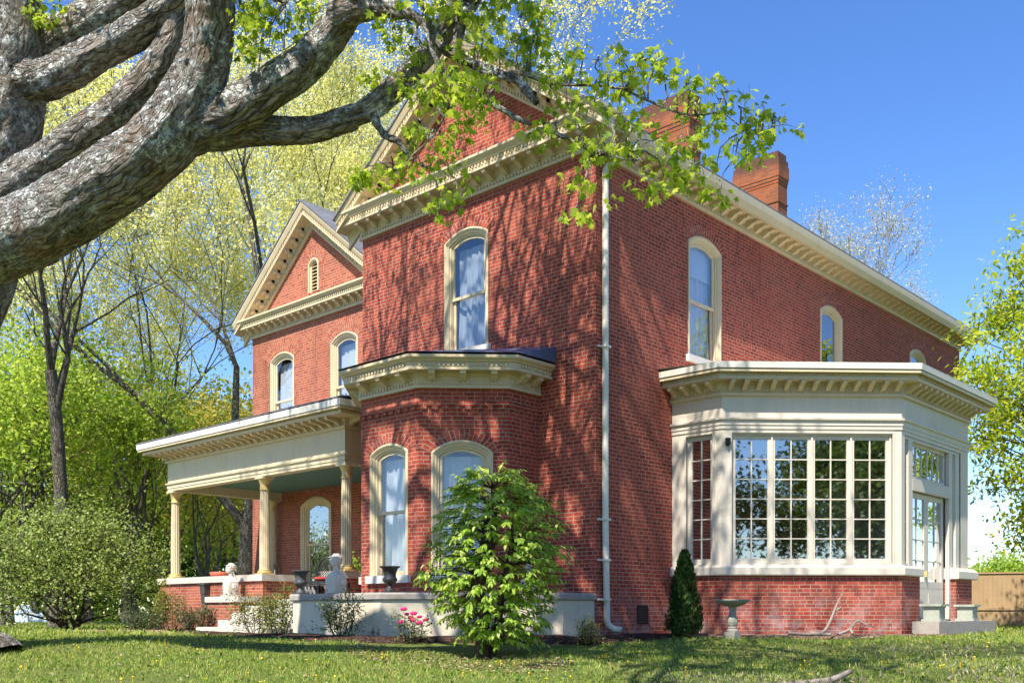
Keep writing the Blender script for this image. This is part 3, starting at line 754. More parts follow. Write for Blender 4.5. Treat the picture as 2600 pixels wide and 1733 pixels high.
# ================================================================== ground
def gridmesh(name, xs, ys, zf, mat):
    X, Y = np.meshgrid(xs, ys); Z = zf(X, Y); nx, ny = len(xs), len(ys)
    v = np.stack([X, Y, Z], -1).reshape(-1, 3)
    i = np.arange((ny - 1) * nx).reshape(ny - 1, nx)[:, :-1].ravel()
    f = np.stack([i, i + 1, i + nx + 1, i + nx], 1)
    return rawmesh(name, v, [f], mat)
def rawmesh(name, v, flist, mat, smooth=False):
    me = bpy.data.meshes.new(name); v = np.asarray(v, np.float32)
    me.vertices.add(len(v)); me.vertices.foreach_set('co', v.ravel())
    nl = sum(f.size for f in flist); npoly = sum(len(f) for f in flist)
    me.loops.add(nl); me.loops.foreach_set('vertex_index', np.concatenate([f.ravel() for f in flist]).astype(np.int32))
    st = []; c = 0
    for f in flist: st.append(c + np.arange(len(f)) * f.shape[1]); c += f.size
    me.polygons.add(npoly); me.polygons.foreach_set('loop_start', np.concatenate(st).astype(np.int32))
    if smooth: me.polygons.foreach_set('use_smooth', np.ones(npoly, bool))
    me.update(calc_edges=True); me.validate()
    if mat: me.materials.append(mat)
    return me
def rawobj(name, v, flist, mat, parent=None, smooth=False):
    o = bpy.data.objects.new(name, rawmesh(name, v, flist, mat, smooth)); COL.objects.link(o)
    if parent is not None: o.parent = parent; o.location = -Vector(parent.location)
    return o

def groundmat():
    m, t, out = newmat('lawn soil and thatch'); q = N(t); ob = q('TexCoord').outputs['Object']
    a = q.noise(ob, .35, 5, .6); b = q.noise(ob, 2.4, 5, .65); c = q.noise(ob, 24, 4)
    g = q.mix(b, (.08, .12, .025), (.16, .18, .045))
    g = q.mix(q.ramp(a, (.5, 0.), (.7, .7)), g, (.24, .2, .09))
    g = q.mix(q.math('MULTIPLY', c, .5), g, (.03, .05, .012))
    return finish(m, t, out, g, .95, c, .8, .03, 0, .1)
sp = lambda n, R: np.sinh(np.linspace(-4.2, 4.2, n)) / np.sinh(4.2) * R
xs = np.unique(np.concatenate([np.linspace(-34, 24, 190), -34 - np.geomspace(1, 700, 30), 24 + np.geomspace(1, 700, 30)]))
ys = np.unique(np.concatenate([np.linspace(-20, 34, 180), -20 - np.geomspace(1, 700, 30), 34 + np.geomspace(1, 700, 30)]))
go = bpy.data.objects.new('ground', gridmesh('ground', xs, ys, ground, groundmat())); COL.objects.link(go); tag(go, kind='structure')

def mulchmat(name, a, b, c):
    m, t, out = newmat(name); q = N(t); ob = q('TexCoord').outputs['Object']
    v = q('TexVoronoi', Vector=ob, Scale=34.).outputs[1]
    r = q('SeparateColor', Color=v).outputs[0]
    col = q.ramp(r, (0., a), (.6, b), (1., c))
    return finish(m, t, out, col, .95, q.noise(ob, 40, 4), 1., .04, 0, .1)
MULCH = mulchmat('shredded bark mulch', (.018, .01, .008), (.055, .03, .022), (.13, .08, .06))
LEAFL = mulchmat('dry leaf litter', (.07, .04, .028), (.2, .12, .085), (.4, .29, .22))
def bed(pts, h=.05, n=9):
    """mounded planting bed: strip between two polylines"""
    A, B = pts; v = []; f = []; rng = np.random.default_rng(3)
    k = len(A)
    for i in range(k):
        for j in range(n + 1):
            s = j / n; x = A[i][0] * (1 - s) + B[i][0] * s; y = A[i][1] * (1 - s) + B[i][1] * s
            x += rng.normal() * .02; y += rng.normal() * .02
            v.append((x, y, gz(x, y) + .012 + h * math.sin(PI * s) ** .7 + (rng.random() * .03 if 0 < j < n else -.03)))
    for i in range(k - 1):
        for j in range(n): a = i * (n + 1) + j; f.append((a, a + 1, a + n + 2, a + n + 1))
    return np.array(v), [np.array(f)]
def dense(P, m=14):
    out = []
    for a, b in zip(P, P[1:]):
        for k in range(m): out.append((a[0] + (b[0] - a[0]) * k / m, a[1] + (b[1] - a[1]) * k / m))
    return out + [P[-1]]
rngb = random.Random(5)
inn = dense([(-9.2, -2.7), (-4.9, -3.15), (-2.25, -3.15), (.05, -.85), (.05, .3), (.1, 1.5)])
outr = dense([(-9.0, -3.6), (-4.9, -4.35), (-1.9, -4.5), (1.2, -1.7), (1.5, -.6), (1.4, .9)])
outr = [(x + .13 * math.sin(i * .9) + .1 * math.sin(i * .37), y + .12 * math.cos(i * .7)) for i, (x, y) in enumerate(outr)]
v, f = bed((inn, outr)); o = rawobj('mulch_bed', v, f, MULCH); tag(o, kind='structure')
v, f = bed((dense([(.1, 1.3), (1.2, 2.45), (3.75, 5.0), (3.75, 6.0)]), dense([(1.4, .8), (2.0, 1.9), (4.2, 4.4), (4.5, 5.6)])), .03); o = rawobj('leaf_litter', v, f, LEAFL); tag(o, kind='structure')
v, f = bed((dense([(-15.3, -.9), (-11, -1.0), (-10.85, -1.6), (-9.3, -1.75)]), dense([(-15.6, -1.9), (-12, -2.0), (-10.9, -2.3), (-9.2, -2.3)])), .04); o = rawobj('mulch_bed', v, f, MULCH); tag(o, kind='structure')
PATHM = plain('worn brick path', (.34, .2, .15), .9, .25, 5, bump=.02, dirt=(.3, .26, .2))
v, f = bed((dense([(-18.5, -2.4), (-14.5, -2.3), (-11, -2.5), (-8.6, -2.9)]), dense([(-18.5, -3.0), (-14.5, -3.05), (-11, -3.2), (-8.6, -3.6)])), .0); o = rawobj('path', v, f, PATHM); tag(o, kind='structure')

# ================================================================== foliage tools
def unit(a): return a / np.maximum(1e-9, np.linalg.norm(a, axis=-1, keepdims=True))
QUAD = (np.array([(0, 0, 0), (.34, .45, .07), (0, 1, 0), (-.34, .45, .07)]), [np.array([[0, 1, 2, 3]])])
OVAL = (np.array([(0, 0, 0), (.2, .25, .05), (.2, .6, .05), (0, 1, -.06), (-.2, .6, .05), (-.2, .25, .05), (0, .45, -.02)]), [np.array([[0, 1, 2, 6], [6, 2, 3, 4], [0, 6, 4, 5]])])
_mp = [(0, 0), (.30, .02), (.52, .26), (.24, .36), (.44, .74), (.16, .66), (0, 1.06), (-.16, .66), (-.44, .74), (-.24, .36), (-.52, .26), (-.30, .02)]
MAPLE = (np.array([(x, y, -.35 * abs(x) - .22 * y * y) for x, y in _mp]), [np.array([[0, 1, 2, 3, 4, 5, 6], [0, 6, 7, 8, 9, 10, 11]])])
TASSEL = (np.array([(0, 0, 0), (.06, .5, 0), (0, 1, 0), (-.06, .5, 0)]), [np.array([[0, 1, 2, 3]])])
def leafgeo(pos, axis, up, size, tmpl):
    T, F = tmpl; y = unit(axis); z = unit(up - (up * y).sum(-1, keepdims=True) * y); x = np.cross(y, z)
    size = np.broadcast_to(np.asarray(size, float), (len(pos),))
    V = pos[:, None] + size[:, None, None] * (T[None, :, 0, None] * x[:, None] + T[None, :, 1, None] * y[:, None] + T[None, :, 2, None] * z[:, None])
    k = len(T); off = (np.arange(len(pos)) * k)[:, None, None]
    return V.reshape(-1, 3), [(f[None] + off).reshape(-1, f.shape[1]) for f in F]
def leafobj(name, pos, axis, up, size, tmpl, mat, parent=None):
    v, f = leafgeo(np.asarray(pos, float), np.asarray(axis, float), np.asarray(up, float), size, tmpl)
    return rawobj(name, v, f, mat, parent)
def rnd(rng, n): return unit(rng.normal(size=(n, 3)))
def scatter(rng, tips, per, sig, size, droop=.3, outc=None):
    """leaf placements gathered round twig tips"""
    tips = np.asarray(tips); n = len(tips) * per
    c = np.repeat(tips, per, 0); p = c + rng.normal(size=(n, 3)) * sig
    ax = rnd(rng, n) + np.array([0, 0, -droop]) + (.6 * unit(p - outc) if outc is not None else 0)
    up = rnd(rng, n) * .75 + np.array([0, 0, 1.])
    return p, ax, up, size * rng.uniform(.65, 1.25, n)

def grow(rng, p, d, L, r, lev, lines, tips, bend=.22, up=.12, ratio=.72, kids=(2, 3), spread=.55, nseg=4, minr=.006, keep=None, inner=0):
    pts = [np.array(p)]; rad = [r]; d = unit(np.array(d, float))
    r1 = r * (.62 if lev else .3)
    for k in range(nseg):
        d = unit(d + rng.normal(size=3) * bend / math.sqrt(nseg) + np.array([0, 0, up / nseg]))
        q = pts[-1] + d * L / nseg
        if keep is not None and not keep(q): break
        pts.append(q); rad.append(r + (r1 - r) * (k + 1) / nseg)
    if len(pts) < 2: return
    lines.append((pts, [max(minr, x) for x in rad]))
    if lev == 0:
        tips.append(pts[-1])
        if len(pts) > 2: tips.append(pts[len(pts) // 2])
        return
    if inner and lev <= inner: tips.append(pts[-1]); tips.append(pts[len(pts) // 2])
    n = rng.integers(kids[0], kids[1] + 1)
    for k in range(n):
        s = rnd(rng, 1)[0]; s = unit(s - d * (s @ d))
        nd = unit(d + s * spread * rng.uniform(.5, 1.3))
        at_ = pts[-1] if k < 2 or len(pts) < 3 else pts[-2]
        grow(rng, at_, nd, L * ratio * rng.uniform(.8, 1.15), rad[-1] * (.85 if k == 0 else .68), lev - 1, lines, tips, bend, up, ratio, kids, spread, nseg, minr, keep, inner)

def tubes(lines, big=10, small=5, thr=.05, wob=0.):
    m = MB()
    for pts, rad in lines: m.tube(pts, rad, big if max(rad) > thr else small, cap=False, wob=wob if max(rad) > thr else 0)
    return m
def wood(name, lines, mat, parent, **k):
    o = build(name, tubes(lines, **k), mat, parent, smooth=True); o.location = -Vector(parent.location); return o

def project(p):
    q = np.asarray(p) - CAM; t = q @ FWD
    return CXP + FPX * (q @ RGT) / np.maximum(t, .01), HY - FPX * q[..., 2] / np.maximum(t, .01), t

# ================================================================== the old maple in front
BARK = barkmat('maple bark', (.10, .078, .062), (.45, .385, .325), (.8, .81, .76), 1.)
BARKD = barkmat('grey bark', (.1, .08, .06), (.3, .26, .2), (.3, .3, .25), .2)
BARKY = barkmat('brown bark', (.05, .035, .025), (.17, .12, .08))
MAPL = leafmat('young maple leaves', [(.14, .25, .012), (.25, .39, .02), (.40, .52, .035), (.56, .62, .08)], .58)
maple = thing('maple_tree', 'massive old maple with lichen covered limbs leaning over the lawn', 'tree', tuple(at(-60, 1680, 15.3)[:2]) + (gz(*at(-60, 1680, 15.3)[:2]),))
def limb(rows, n=16):
    """smooth polyline through (px, py, depth, radius px) stations"""
    P = []; R = []
    S = [np.append(at(x, y, t), r * t / FPX) for x, y, t, r in rows]
    for i in range(len(S) - 1):
        p0, p1, p2, p3 = S[max(0, i - 1)], S[i], S[i + 1], S[min(len(S) - 1, i + 2)]
        for k in range(n):
            u = k / n
            q = .5 * (2 * p1 + (p2 - p0) * u + (2 * p0 - 5 * p1 + 4 * p2 - p3) * u * u + (3 * p1 - p0 - 3 * p2 + p3) * u ** 3)
            P.append(q[:3]); R.append(max(.003, q[3]))
    P.append(S[-1][:3]); R.append(S[-1][3]); return P, R
Z1 = lambda *r: [(x / 2.613, y / 2.613, t, w / 2.613) for x, y, t, w in r]
Z2 = lambda *r: [(x / 2.613 + 800, y / 2.613, t, w / 2.613) for x, y, t, w in r]
Z3 = lambda *r: [(x / 2.613 + 1400, y / 2.613 + 100, t, w / 2.613) for x, y, t, w in r]
L_trunk = limb([(-120, 1720, 15.3, 178), (-160, 1640, 15.3, 148), (-190, 1500, 15.2, 125), (-195, 1100, 14.9, 125), (-165, 850, 14.5, 130), (-90, 680, 14.2, 122), (-45, 470, 14.0, 110), (-5, 340, 13.9, 98), (22, 230, 13.8, 86), (30, 115, 13.7, 78), (24, -40, 13.6, 72), (0, -260, 13.5, 62), (-60, -600, 13.4, 45)])
L_B = limb(Z1((130, 540, 13.7, 125), (300, 530, 13.5, 122), (500, 435, 13.2, 116), (700, 325, 12.9, 113), (900, 215, 12.6, 108), (1060, 100, 12.4, 102), (1190, -20, 12.2, 95), (1330, -220, 12.0, 88), (1420, -520, 11.8, 70)))
L_C = limb(Z1((140, 420, 14.0, 120), (330, 300, 13.9, 125), (560, 165, 13.8, 135), (800, 30, 13.7, 128), (1040, -110, 13.5, 112), (1300, -380, 13.2, 90)))
L_D = limb(Z1((-300, 1560, 14.1, 190), (30, 1290, 13.7, 140), (300, 1090, 13.4, 134), (600, 880, 13.1, 130), (880, 670, 12.8, 128), (1090, 430, 12.6, 120), (1210, 170, 12.4, 105), (1300, -80, 12.3, 98), (1340, -420, 12.2, 80)))
L_E = limb(Z1((-420, 1740, 14.0, 260), (-120, 1660, 13.3, 245), (0, 1610, 13.0, 235), (180, 1535, 12.7, 232), (430, 1400, 12.3, 226), (700, 1225, 12.0, 220), (950, 1050, 11.8, 210), (1150, 850, 11.6, 200), (1290, 610, 11.5, 182), (1370, 370, 11.4, 165), (1395, 160, 11.3, 156), (1395, -20, 11.2, 152), (1380, -300, 11.0, 130), (1340, -700, 10.8, 100)))
L_F = limb(Z1((1080, 960, 11.75, 150), (1300, 840, 11.65, 160), (1560, 730, 11.55, 140), (1800, 580, 11.4, 130), (2000, 450, 11.25, 124), (2160, 280, 11.1, 112), (2260, 130, 11.0, 104)) + Z2((180, 95, 10.9, 95), (330, 45, 10.8, 85), (480, 52, 10.7, 62), (600, 85, 10.6, 46), (700, 135, 10.55, 32), (745, 220, 10.5, 24), (770, 310, 10.5, 20), (810, 410, 10.45, 18), (900, 540, 10.4, 17), (1040, 640, 10.3, 15), (1190, 695, 10.3, 13), (1350, 790, 10.2, 12), (1500, 850, 10.2, 10), (1700, 925, 10.1, 8), (1850, 1000, 10.0, 6), (2060, 1060, 10.0, 5)))
L_G = limb(Z1((1380, 870, 11.75, 130), (1560, 860, 11.75, 110), (1740, 860, 11.75, 92), (1920, 868, 11.75, 86), (2100, 855, 11.75, 86), (2330, 780, 11.7, 86)) + Z2((200, 795, 11.7, 80), (400, 705, 11.65, 76), (560, 560, 11.6, 76), (690, 420, 11.55, 76), (800, 300, 11.5, 78), (900, 150, 11.4, 84), (1000, 10, 11.3, 88), (1080, -160, 11.2, 78), (1150, -420, 11.1, 60)))
L_G2 = limb(Z2((385, 740, 11.65, 46), (415, 830, 11.6, 26), (470, 905, 11.5, 20), (560, 950, 11.4, 18), (620, 1030, 11.35, 13), (720, 1110, 11.3, 7)))
L_H = limb(Z2((740, 150, 11.2, 26), (790, 240, 11.15, 30), (860, 335, 11.1, 31), (1000, 400, 11.0, 32), (1150, 460, 10.9, 31), (1260, 505, 10.8, 28), (1345, 540, 10.8, 24), (1400, 600, 10.75, 20), (1475, 685, 10.7, 13)))
L_I = limb(Z2((1260, 500, 10.85, 22), (1380, 490, 10.8, 18), (1580, 555, 10.7, 12), (1880, 570, 10.6, 9), (2100, 600, 10.55, 8)) + Z3((480, 330, 10.5, 8.5), (640, 405, 10.5, 9), (860, 492, 10.45, 8), (1000, 500, 10.4, 6), (1140, 495, 10.4, 5), (1300, 610, 10.35, 4), (1450, 640, 10.3, 3)))
L_J = limb(Z2((1110, 470, 10.95, 16), (1010, 520, 10.9, 15), (940, 630, 10.85, 12), (870, 750, 10.8, 8), (790, 890, 10.8, 6), (690, 990, 10.75, 5), (520, 1140, 10.7, 3)))
L_K = limb(Z2((1000, 0, 11.3, 40), (960, 200, 11.2, 34), (930, 330, 11.15, 26), (860, 350, 11.1, 22)))
L_M = limb(Z2((620, -40, 10.6, 8), (720, 60, 10.6, 10), (690, 150, 10.6, 6), (670, 260, 10.55, 6), (740, 330, 10.5, 5)))
L_N = limb(Z2((330, 40, 10.8, 70), (420, -60, 10.7, 60), (520, -300, 10.5, 48)))
L_T = limb(Z1((1900, 20, 11.1, 16), (1760, -20, 11.1, 14), (1600, 60, 11.1, 8)))
big = [L_trunk, L_B, L_C, L_D, L_E, L_F, L_G]
ow = wood('trunk', big + [L_K, L_G2, L_H, L_N], BARK, maple, big=72, small=14, thr=.05, wob=.052)
tx = bpy.data.textures.new('bark relief', 'CLOUDS'); tx.noise_scale = .06; tx.noise_depth = 4
dm = ow.modifiers.new('relief', 'DISPLACE'); dm.texture = tx; dm.strength = .03; dm.mid_level = .5; dm.texture_coords = 'GLOBAL'
rng = np.random.default_rng(11)
twigs = []; tips = []
# clusters of leaves on the low hanging branches: (x, y, depth, spread) in the 2352 px wide view
clus = [(1060, 30), (1100, 50), (1150, 60), (1200, 50), (1240, 90), (1180, 110), (1100, 120), (1150, 20), (1230, 20), (1120, 90), (1215, 130), (1250, 60), (1160, 140), (1090, 80), (1190, 20), (1235, 120), (1130, 130),
 (1310, 170), (1340, 130), (1300, 205), (1380, 150), (1430, 150), (1490, 145), (1525, 150), (1400, 190), (1460, 195), (1540, 195), (1480, 240), (1560, 240), (1600, 250), (1310, 250), (1350, 285), (1285, 295), (1250, 320), (1340, 345), (1390, 335), (1420, 355), (1340, 405), (1350, 440), (1325, 492), (1460, 300), (1500, 335), (1450, 375), (1490, 410), (1545, 390), (1560, 345), (1605, 325), (1600, 390), (1640, 300), (1660, 250), (1675, 220), (1720, 265), (1690, 345), (1735, 300), (1780, 290), (1797, 298), (1755, 330), (1620, 430), (1660, 455), (1500, 440), (1560, 420), (1720, 375), (1585, 205), (1440, 215), (1370, 245), (1420, 275), (1270, 215),
 (865, 405), (890, 395), (832, 412), (940, 350), (960, 300), (985, 250), (1000, 330), (1010, 385), (1050, 350), (1062, 430), (1045, 462), (1018, 480), (930, 420), (960, 395), (900, 210), (870, 205), (935, 185), (955, 225), (1005, 170), (1035, 200), (1085, 205), (1100, 255), (1060, 290), (1090, 235), (990, 210), (1050, 270), (920, 80), (950, 120), (1000, 40), (1110, 215), (1130, 240), (1075, 180),
 (560, 20), (600, 35), (585, 65), (612, 100), (640, 60), (572, 112), (660, 125), (622, 132), (690, 30), (545, 8), (720, 45), (640, 15), (700, 10), (85, 40), (105, 18), (128, 28), (110, 45), (930, 20), (900, 60), (1010, 15)]
S_ = []
for Lp, Lr in (L_F[0][96:], L_F[1][96:]), L_H, L_I, L_J, L_G2, L_M, (L_G[0][107:], L_G[1][107:]), L_T, (L_B[0][70:], L_B[1][70:]):
    for p in Lp: S_.append(p)
S_ = np.array(S_)
lp, la, lu, ls = [], [], [], []; tp, ta = [], []
for cx_, cy_ in clus:
    sx, sy = cx_ * 1.1055, cy_ * 1.1055
    px, py, pt = project(S_); k = np.argmin((px - sx) ** 2 + (py - sy) ** 2)
    t0 = pt[k] + rng.uniform(-.35, .35)
    if cx_ < 200: t0 = 13.4
    c = at(sx - 6, sy - 12, t0)
    a = S_[k]
    if cx_ >= 200:
        n = 5; pts = [a + (c - a) * i / n + np.array([0, 0, .12 * math.sin(PI * i / n)]) + rng.normal(size=3) * .025 * (0 < i < n) for i in range(n + 1)]
        twigs.append((pts, [.011 - .0075 * i / n for i in range(n + 1)]))
    for s in range(3):
        e = c + rng.normal(size=3) * np.array([.1, .1, .06]); twigs.append(([c, (c + e) / 2 + np.array([0, 0, .015]), e], [.004, .003, .002]))
        m_ = rng.integers(7, 12) if cy_ > 150 else rng.integers(8, 13)
        p = e + rng.normal(size=(m_, 3)) * np.array([.07, .07, .04])
        lp.append(p); h = rng.normal(size=(m_, 3)); h[:, 2] = -rng.uniform(.25, 1.5, m_); la.append(h)
        u = rng.normal(size=(m_, 3)) * .5; u[:, 2] += 1; lu.append(u); ls.append(rng.uniform(.05, .105, m_))
        q = rng.integers(2, 5); tp.append(e + rng.normal(size=(q, 3)) * .06); b = rng.normal(size=(q, 3)) * .15; b[:, 2] = -1; ta.append(b)
# the crown above the frame: it shades the front wall and the lawn
def above(p):
    px, py, t = project(p)
    return (py < -45 or px < -60 or px > 2700) and t > 4.5 and p[0] > -8.5 and (p[1] > -10.6 or (p[0] > 4.2 and p[1] > -15))
crown = []; ctips = []
for Lp, Lr in (L_E, L_D, L_B, L_C, L_trunk, L_G, L_N):
    d = Lp[-1] - Lp[-10]
    for k in range(3):
        nd = unit(d) + rng.normal(size=3) * .45 + np.array([.28, .15, .1])
        grow(rng, Lp[-1], nd, 2.4, Lr[-1] * .8, 4, crown, ctips, bend=.3, up=.25, ratio=.78, kids=(2, 3), spread=.62, nseg=4, minr=.012, keep=above)
for (x, y, z) in ((-2, -8.5, 11.), (0.5, -9., 10.5), (3., -9.5, 11), (-4.5, -8, 12), (4.5, -7., 11.5), (1.5, -6., 13.5), (-1, -6.2, 12.5), (-3.5, -6.5, 13.), (-2, -5.5, 14.), (0, -7.6, 12.), (-5, -7.2, 12.5), (2.2, -7.8, 12.), (6.5, -12.5, 9.5), (8, -9.5, 10.5), (5.5, -10.5, 10.)):
    # long side limbs of the same crown
    a = np.array(L_G[0][-1]); b = np.array([x, y, z]); n = 8
    pts = [a + (b - a) * i / n + np.array([0, 0, 1.2 * math.sin(PI * i / n)]) for i in range(n + 1)]
    pts = [p for p in pts if above(p)]
    if len(pts) > 2:
        crown.append((pts, [.13 - .07 * i / len(pts) for i in range(len(pts))]))
        for k in range(6): grow(rng, pts[-1 - (k % 4)], rng.normal(size=3) + np.array([0, 0, .3]), 1.7, .07, 3, crown, ctips, bend=.3, up=.2, ratio=.75, spread=.7, minr=.006, keep=above)
for x0, y0, z0, dx, y1, z1 in ((-5., -9., 9.5, .9, -5., 14.5), (-4, -8.6, 9.8, 1.4, -4.4, 14), (-3, -9.2, 9.6, .6, -5.2, 15), (-2.2, -8.8, 9.4, 1.3, -4.2, 14.5), (-1.2, -9.2, 9.6, 1.5, -5, 14), (-.3, -8.7, 9.2, 1.2, -4.6, 15), (.6, -9.3, 9.4, 1.6, -5.3, 14), (1.5, -9, 9.3, 1.2, -4.2, 13.6), (2.4, -8.8, 9.2, 1.3, -4.8, 14.2), (-4.6, -8, 10, -.4, -4.8, 13.6), (.1, -8, 9.8, .2, -3.8, 13.4), (1.9, -8.2, 9.5, .4, -3.9, 13.2)):
    # long ascending limbs: their shadows run up the front wall
    a = np.array([x0, y0, z0]); b = np.array([x0 + dx, y1, z1]); n = 9; bow = rng.normal(size=3) * .25
    pts = [a + (b - a) * i / n + bow * math.sin(PI * i / n) + rng.normal(size=3) * .05 for i in range(n + 1)]; pts = [p for p in pts if above(p)]
    if len(pts) > 3:
        crown.append((pts, [.075 - .05 * i / len(pts) for i in range(len(pts))]))
        for k in range(3, len(pts), 2): grow(rng, pts[k], unit(b - a) + rng.normal(size=3) * .5, 1.3, .028, 2, crown, ctips, bend=.25, up=.15, ratio=.75, spread=.6, minr=.008, keep=above)
wood('branch', [L_J], BARK, maple, big=8, small=7, thr=.03); wood('branch', [L_M], BARK, maple); wood('branch', [L_T], BARK, maple)
wood('branch', [L_I] + twigs, BARK, maple, big=8, small=5, thr=.03)
wood('branch', crown, BARK, maple, big=8, small=4, thr=.06)
ct = np.array(ctips); print('crown tips', len(ct))
sel = ct[rng.random(len(ct)) < .42]
p, ax, up, sz = scatter(rng, sel, 4, .2, .115, .6)
px, py, t = project(p); ok = (py < -30) | (px < -40) | (px > 2640); p, ax, up, sz = p[ok], ax[ok], up[ok], sz[ok]
leafobj('foliage', np.concatenate(lp), np.concatenate(la), np.concatenate(lu), np.concatenate(ls), MAPLE, MAPL, maple)
leafobj('foliage', p, ax, up, sz, MAPLE, MAPL, maple)
TAS = leafmat('maple tassels', [(.32, .34, .06), (.42, .4, .1)], .4)
tpp = np.concatenate(tp); leafobj('seed_tassel', tpp, np.concatenate(ta), rnd(rng, len(tpp)), rng.uniform(.07, .12, len(tpp)), (TASSEL[0] * np.array([.7, 1, 1]), TASSEL[1]), TAS, maple)

# ================================================================== background trees
def tree(name, label, base, H, r, seed, lev=5, lean=(0, 0), spread=.5, up=.3, trunk=.3, bark=BARKD, leaf=None, per=8, sig=.35, size=.14, tmpl=QUAD, ratio=.74, kids=(2, 3), group='trees behind the house', minr=.012, droop=.2, stems=1, fork=None, cull=None, inner=0):
    rg = np.random.default_rng(seed); base = (base[0], base[1], gz(base[0], base[1]))
    o = thing(name, label, 'tree', base, group)
    lines = []; tips = []
    for s in range(stems):
        b = np.array(base) + (rg.normal(size=3) * np.array([.12, .12, 0]) if stems > 1 else 0); b[2] -= .15
        d = np.array([lean[0], lean[1], 1.]) + (rg.normal(size=3) * np.array([.45, .45, 0]) if stems > 1 else 0); d = unit(d)
        L = H * trunk; n = 6; pts = [b]; dd = d
        for k in range(n): dd = unit(dd + rg.normal(size=3) * .06); pts.append(pts[-1] + dd * L / n)
        rad = [r * 1.35] + [r * (1 - .3 * k / n) for k in range(1, n + 1)]
        lines.append((pts, rad))
        Lb = H * (1 - trunk) * (1 - ratio) / (1 - ratio ** (lev + 1)) * 1.12
        for k in range(fork or rg.integers(3, 5)):
            a = 2 * PI * (k + rg.random() * .6) / (fork or 4); s_ = np.array([math.cos(a), math.sin(a), 0]) * spread * rg.uniform(.6, 1.25)
            grow(rg, pts[-1] if k % 2 else pts[-2], dd + s_, Lb, rad[-1] * .62, lev, lines, tips, bend=.25, up=up, ratio=ratio, kids=kids, spread=spread, nseg=3, minr=minr, inner=inner)
    if cull is not None: lines = [l for l in lines if cull(np.array([l[0][-1]]))[0]]
    wood('trunk', lines, bark, o, big=9, small=4, thr=.06)
    tips = np.array(tips)
    if cull is not None: tips = tips[cull(tips)]
    p, ax, u_, sz = scatter(rg, tips, per, sig, size, droop)
    leafobj('crown', p, ax, u_, sz, tmpl, leaf, o)
    print(name, len(lines), len(tips), len(p))
    return o
YEL = leafmat('pale spring blossom leaves', [(.58, .57, .13), (.70, .67, .21), (.79, .75, .33), (.85, .82, .52)], .6)
YEL2 = leafmat('golden catkin leaves', [(.45, .38, .05), (.6, .5, .08), (.7, .6, .18)], .55)
GRN = leafmat('fresh green leaves', [(.14, .25, .025), (.25, .40, .04), (.40, .54, .07), (.58, .62, .17)], .58)
GRN2 = leafmat('spring lime leaves', [(.14, .25, .012), (.28, .42, .02), (.48, .56, .03), (.66, .66, .1)], .6)  # lime and yellow green leaf colours, random from leaf to leaf
OLV = leafmat('olive leaves', [(.10, .16, .025), (.20, .28, .05), (.36, .44, .1), (.55, .60, .24)], .5)
GRND = leafmat('dark green leaves', [(.05, .10, .015), (.10, .18, .03), (.2, .3, .05)], .4)
BARKP = barkmat('pale twig bark', (.3, .26, .22), (.45, .4, .36))
PALE = leafmat('white blossom', [(.42, .44, .28), (.52, .52, .38), (.6, .58, .46)], .4)
T = lambda px, t, py=1585: tuple(at(px, py, t)[:2])
bigs = dict(tmpl=QUAD, minr=.008)
tree('blossom_tree', 'tall spreading tree with pale yellow blossom rising left of the house', T(612, 38), 27, .45, 21, lev=6, lean=(-.04, 0), spread=.52, up=.2, trunk=.17, inner=3, leaf=YEL, per=24, sig=.3, size=.12, ratio=.79, fork=6, droop=.5, **bigs)
tree('blossom_tree', 'pale yellow tree half hidden by the maple limbs at upper left', T(330, 46), 24, .3, 22, lev=6, spread=.55, up=.2, trunk=.2, inner=3, leaf=YEL, per=21, sig=.36, size=.15, ratio=.78, fork=5, droop=.5, **bigs)
tree('blossom_tree', 'pale yellow tree whose crown shows above the smaller gable', T(800, 52), 29, .4, 23, lev=6, spread=.40, up=.35, trunk=.3, leaf=YEL, per=22, sig=.36, size=.165, ratio=.78, fork=5, droop=.5, cull=lambda q: ((q - np.array([*T(800, 52), 0])) @ RGT < 5.2), **bigs)
tree('woodland_tree', 'slender forked tree with grey trunk at the left lawn edge', T(146, 33), 17, .26, 24, lev=5, lean=(.02, 0), spread=.5, up=.3, trunk=.5, leaf=YEL, per=7, sig=.45, size=.12, ratio=.76, fork=4, **bigs)
tree('woodland_tree', 'dense green tree at far left behind the round shrub', T(20, 37), 10.5, .25, 25, lev=5, spread=.6, up=.2, trunk=.25, leaf=GRN, per=10, sig=.55, size=.19, ratio=.77, fork=5, **bigs)
tree('woodland_tree', 'green understorey tree left of the porch corner', T(345, 40), 9.5, .22, 26, lev=5, spread=.6, up=.2, trunk=.25, leaf=GRN, per=9, sig=.5, size=.19, ratio=.77, fork=5, **bigs)
tree('woodland_tree', 'golden catkin tree seen through the porch columns', T(520, 44), 9.5, .2, 27, lev=5, spread=.6, up=.15, trunk=.2, leaf=YEL2, per=9, sig=.5, size=.2, ratio=.77, fork=5, **bigs)
tree('woodland_tree', 'green tree beyond the lawn between slender trunk and porch', T(225, 50), 12, .25, 28, lev=5, spread=.6, up=.2, trunk=.2, leaf=GRN, per=9, sig=.6, size=.23, ratio=.77, fork=5, **bigs)
tree('woodland_tree', 'yellow green tree behind the left end of the porch roof', T(430, 52), 12.5, .25, 29, lev=5, spread=.6, up=.2, trunk=.2, leaf=YEL2, per=9, sig=.6, size=.22, ratio=.77, fork=5, **bigs)
tree('woodland_tree', 'leafy green tree at the left picture edge under the limb', T(-60, 45), 14, .25, 30, lev=5, spread=.6, up=.2, trunk=.2, leaf=GRN, per=9, sig=.6, size=.23, ratio=.77, fork=5, **bigs)
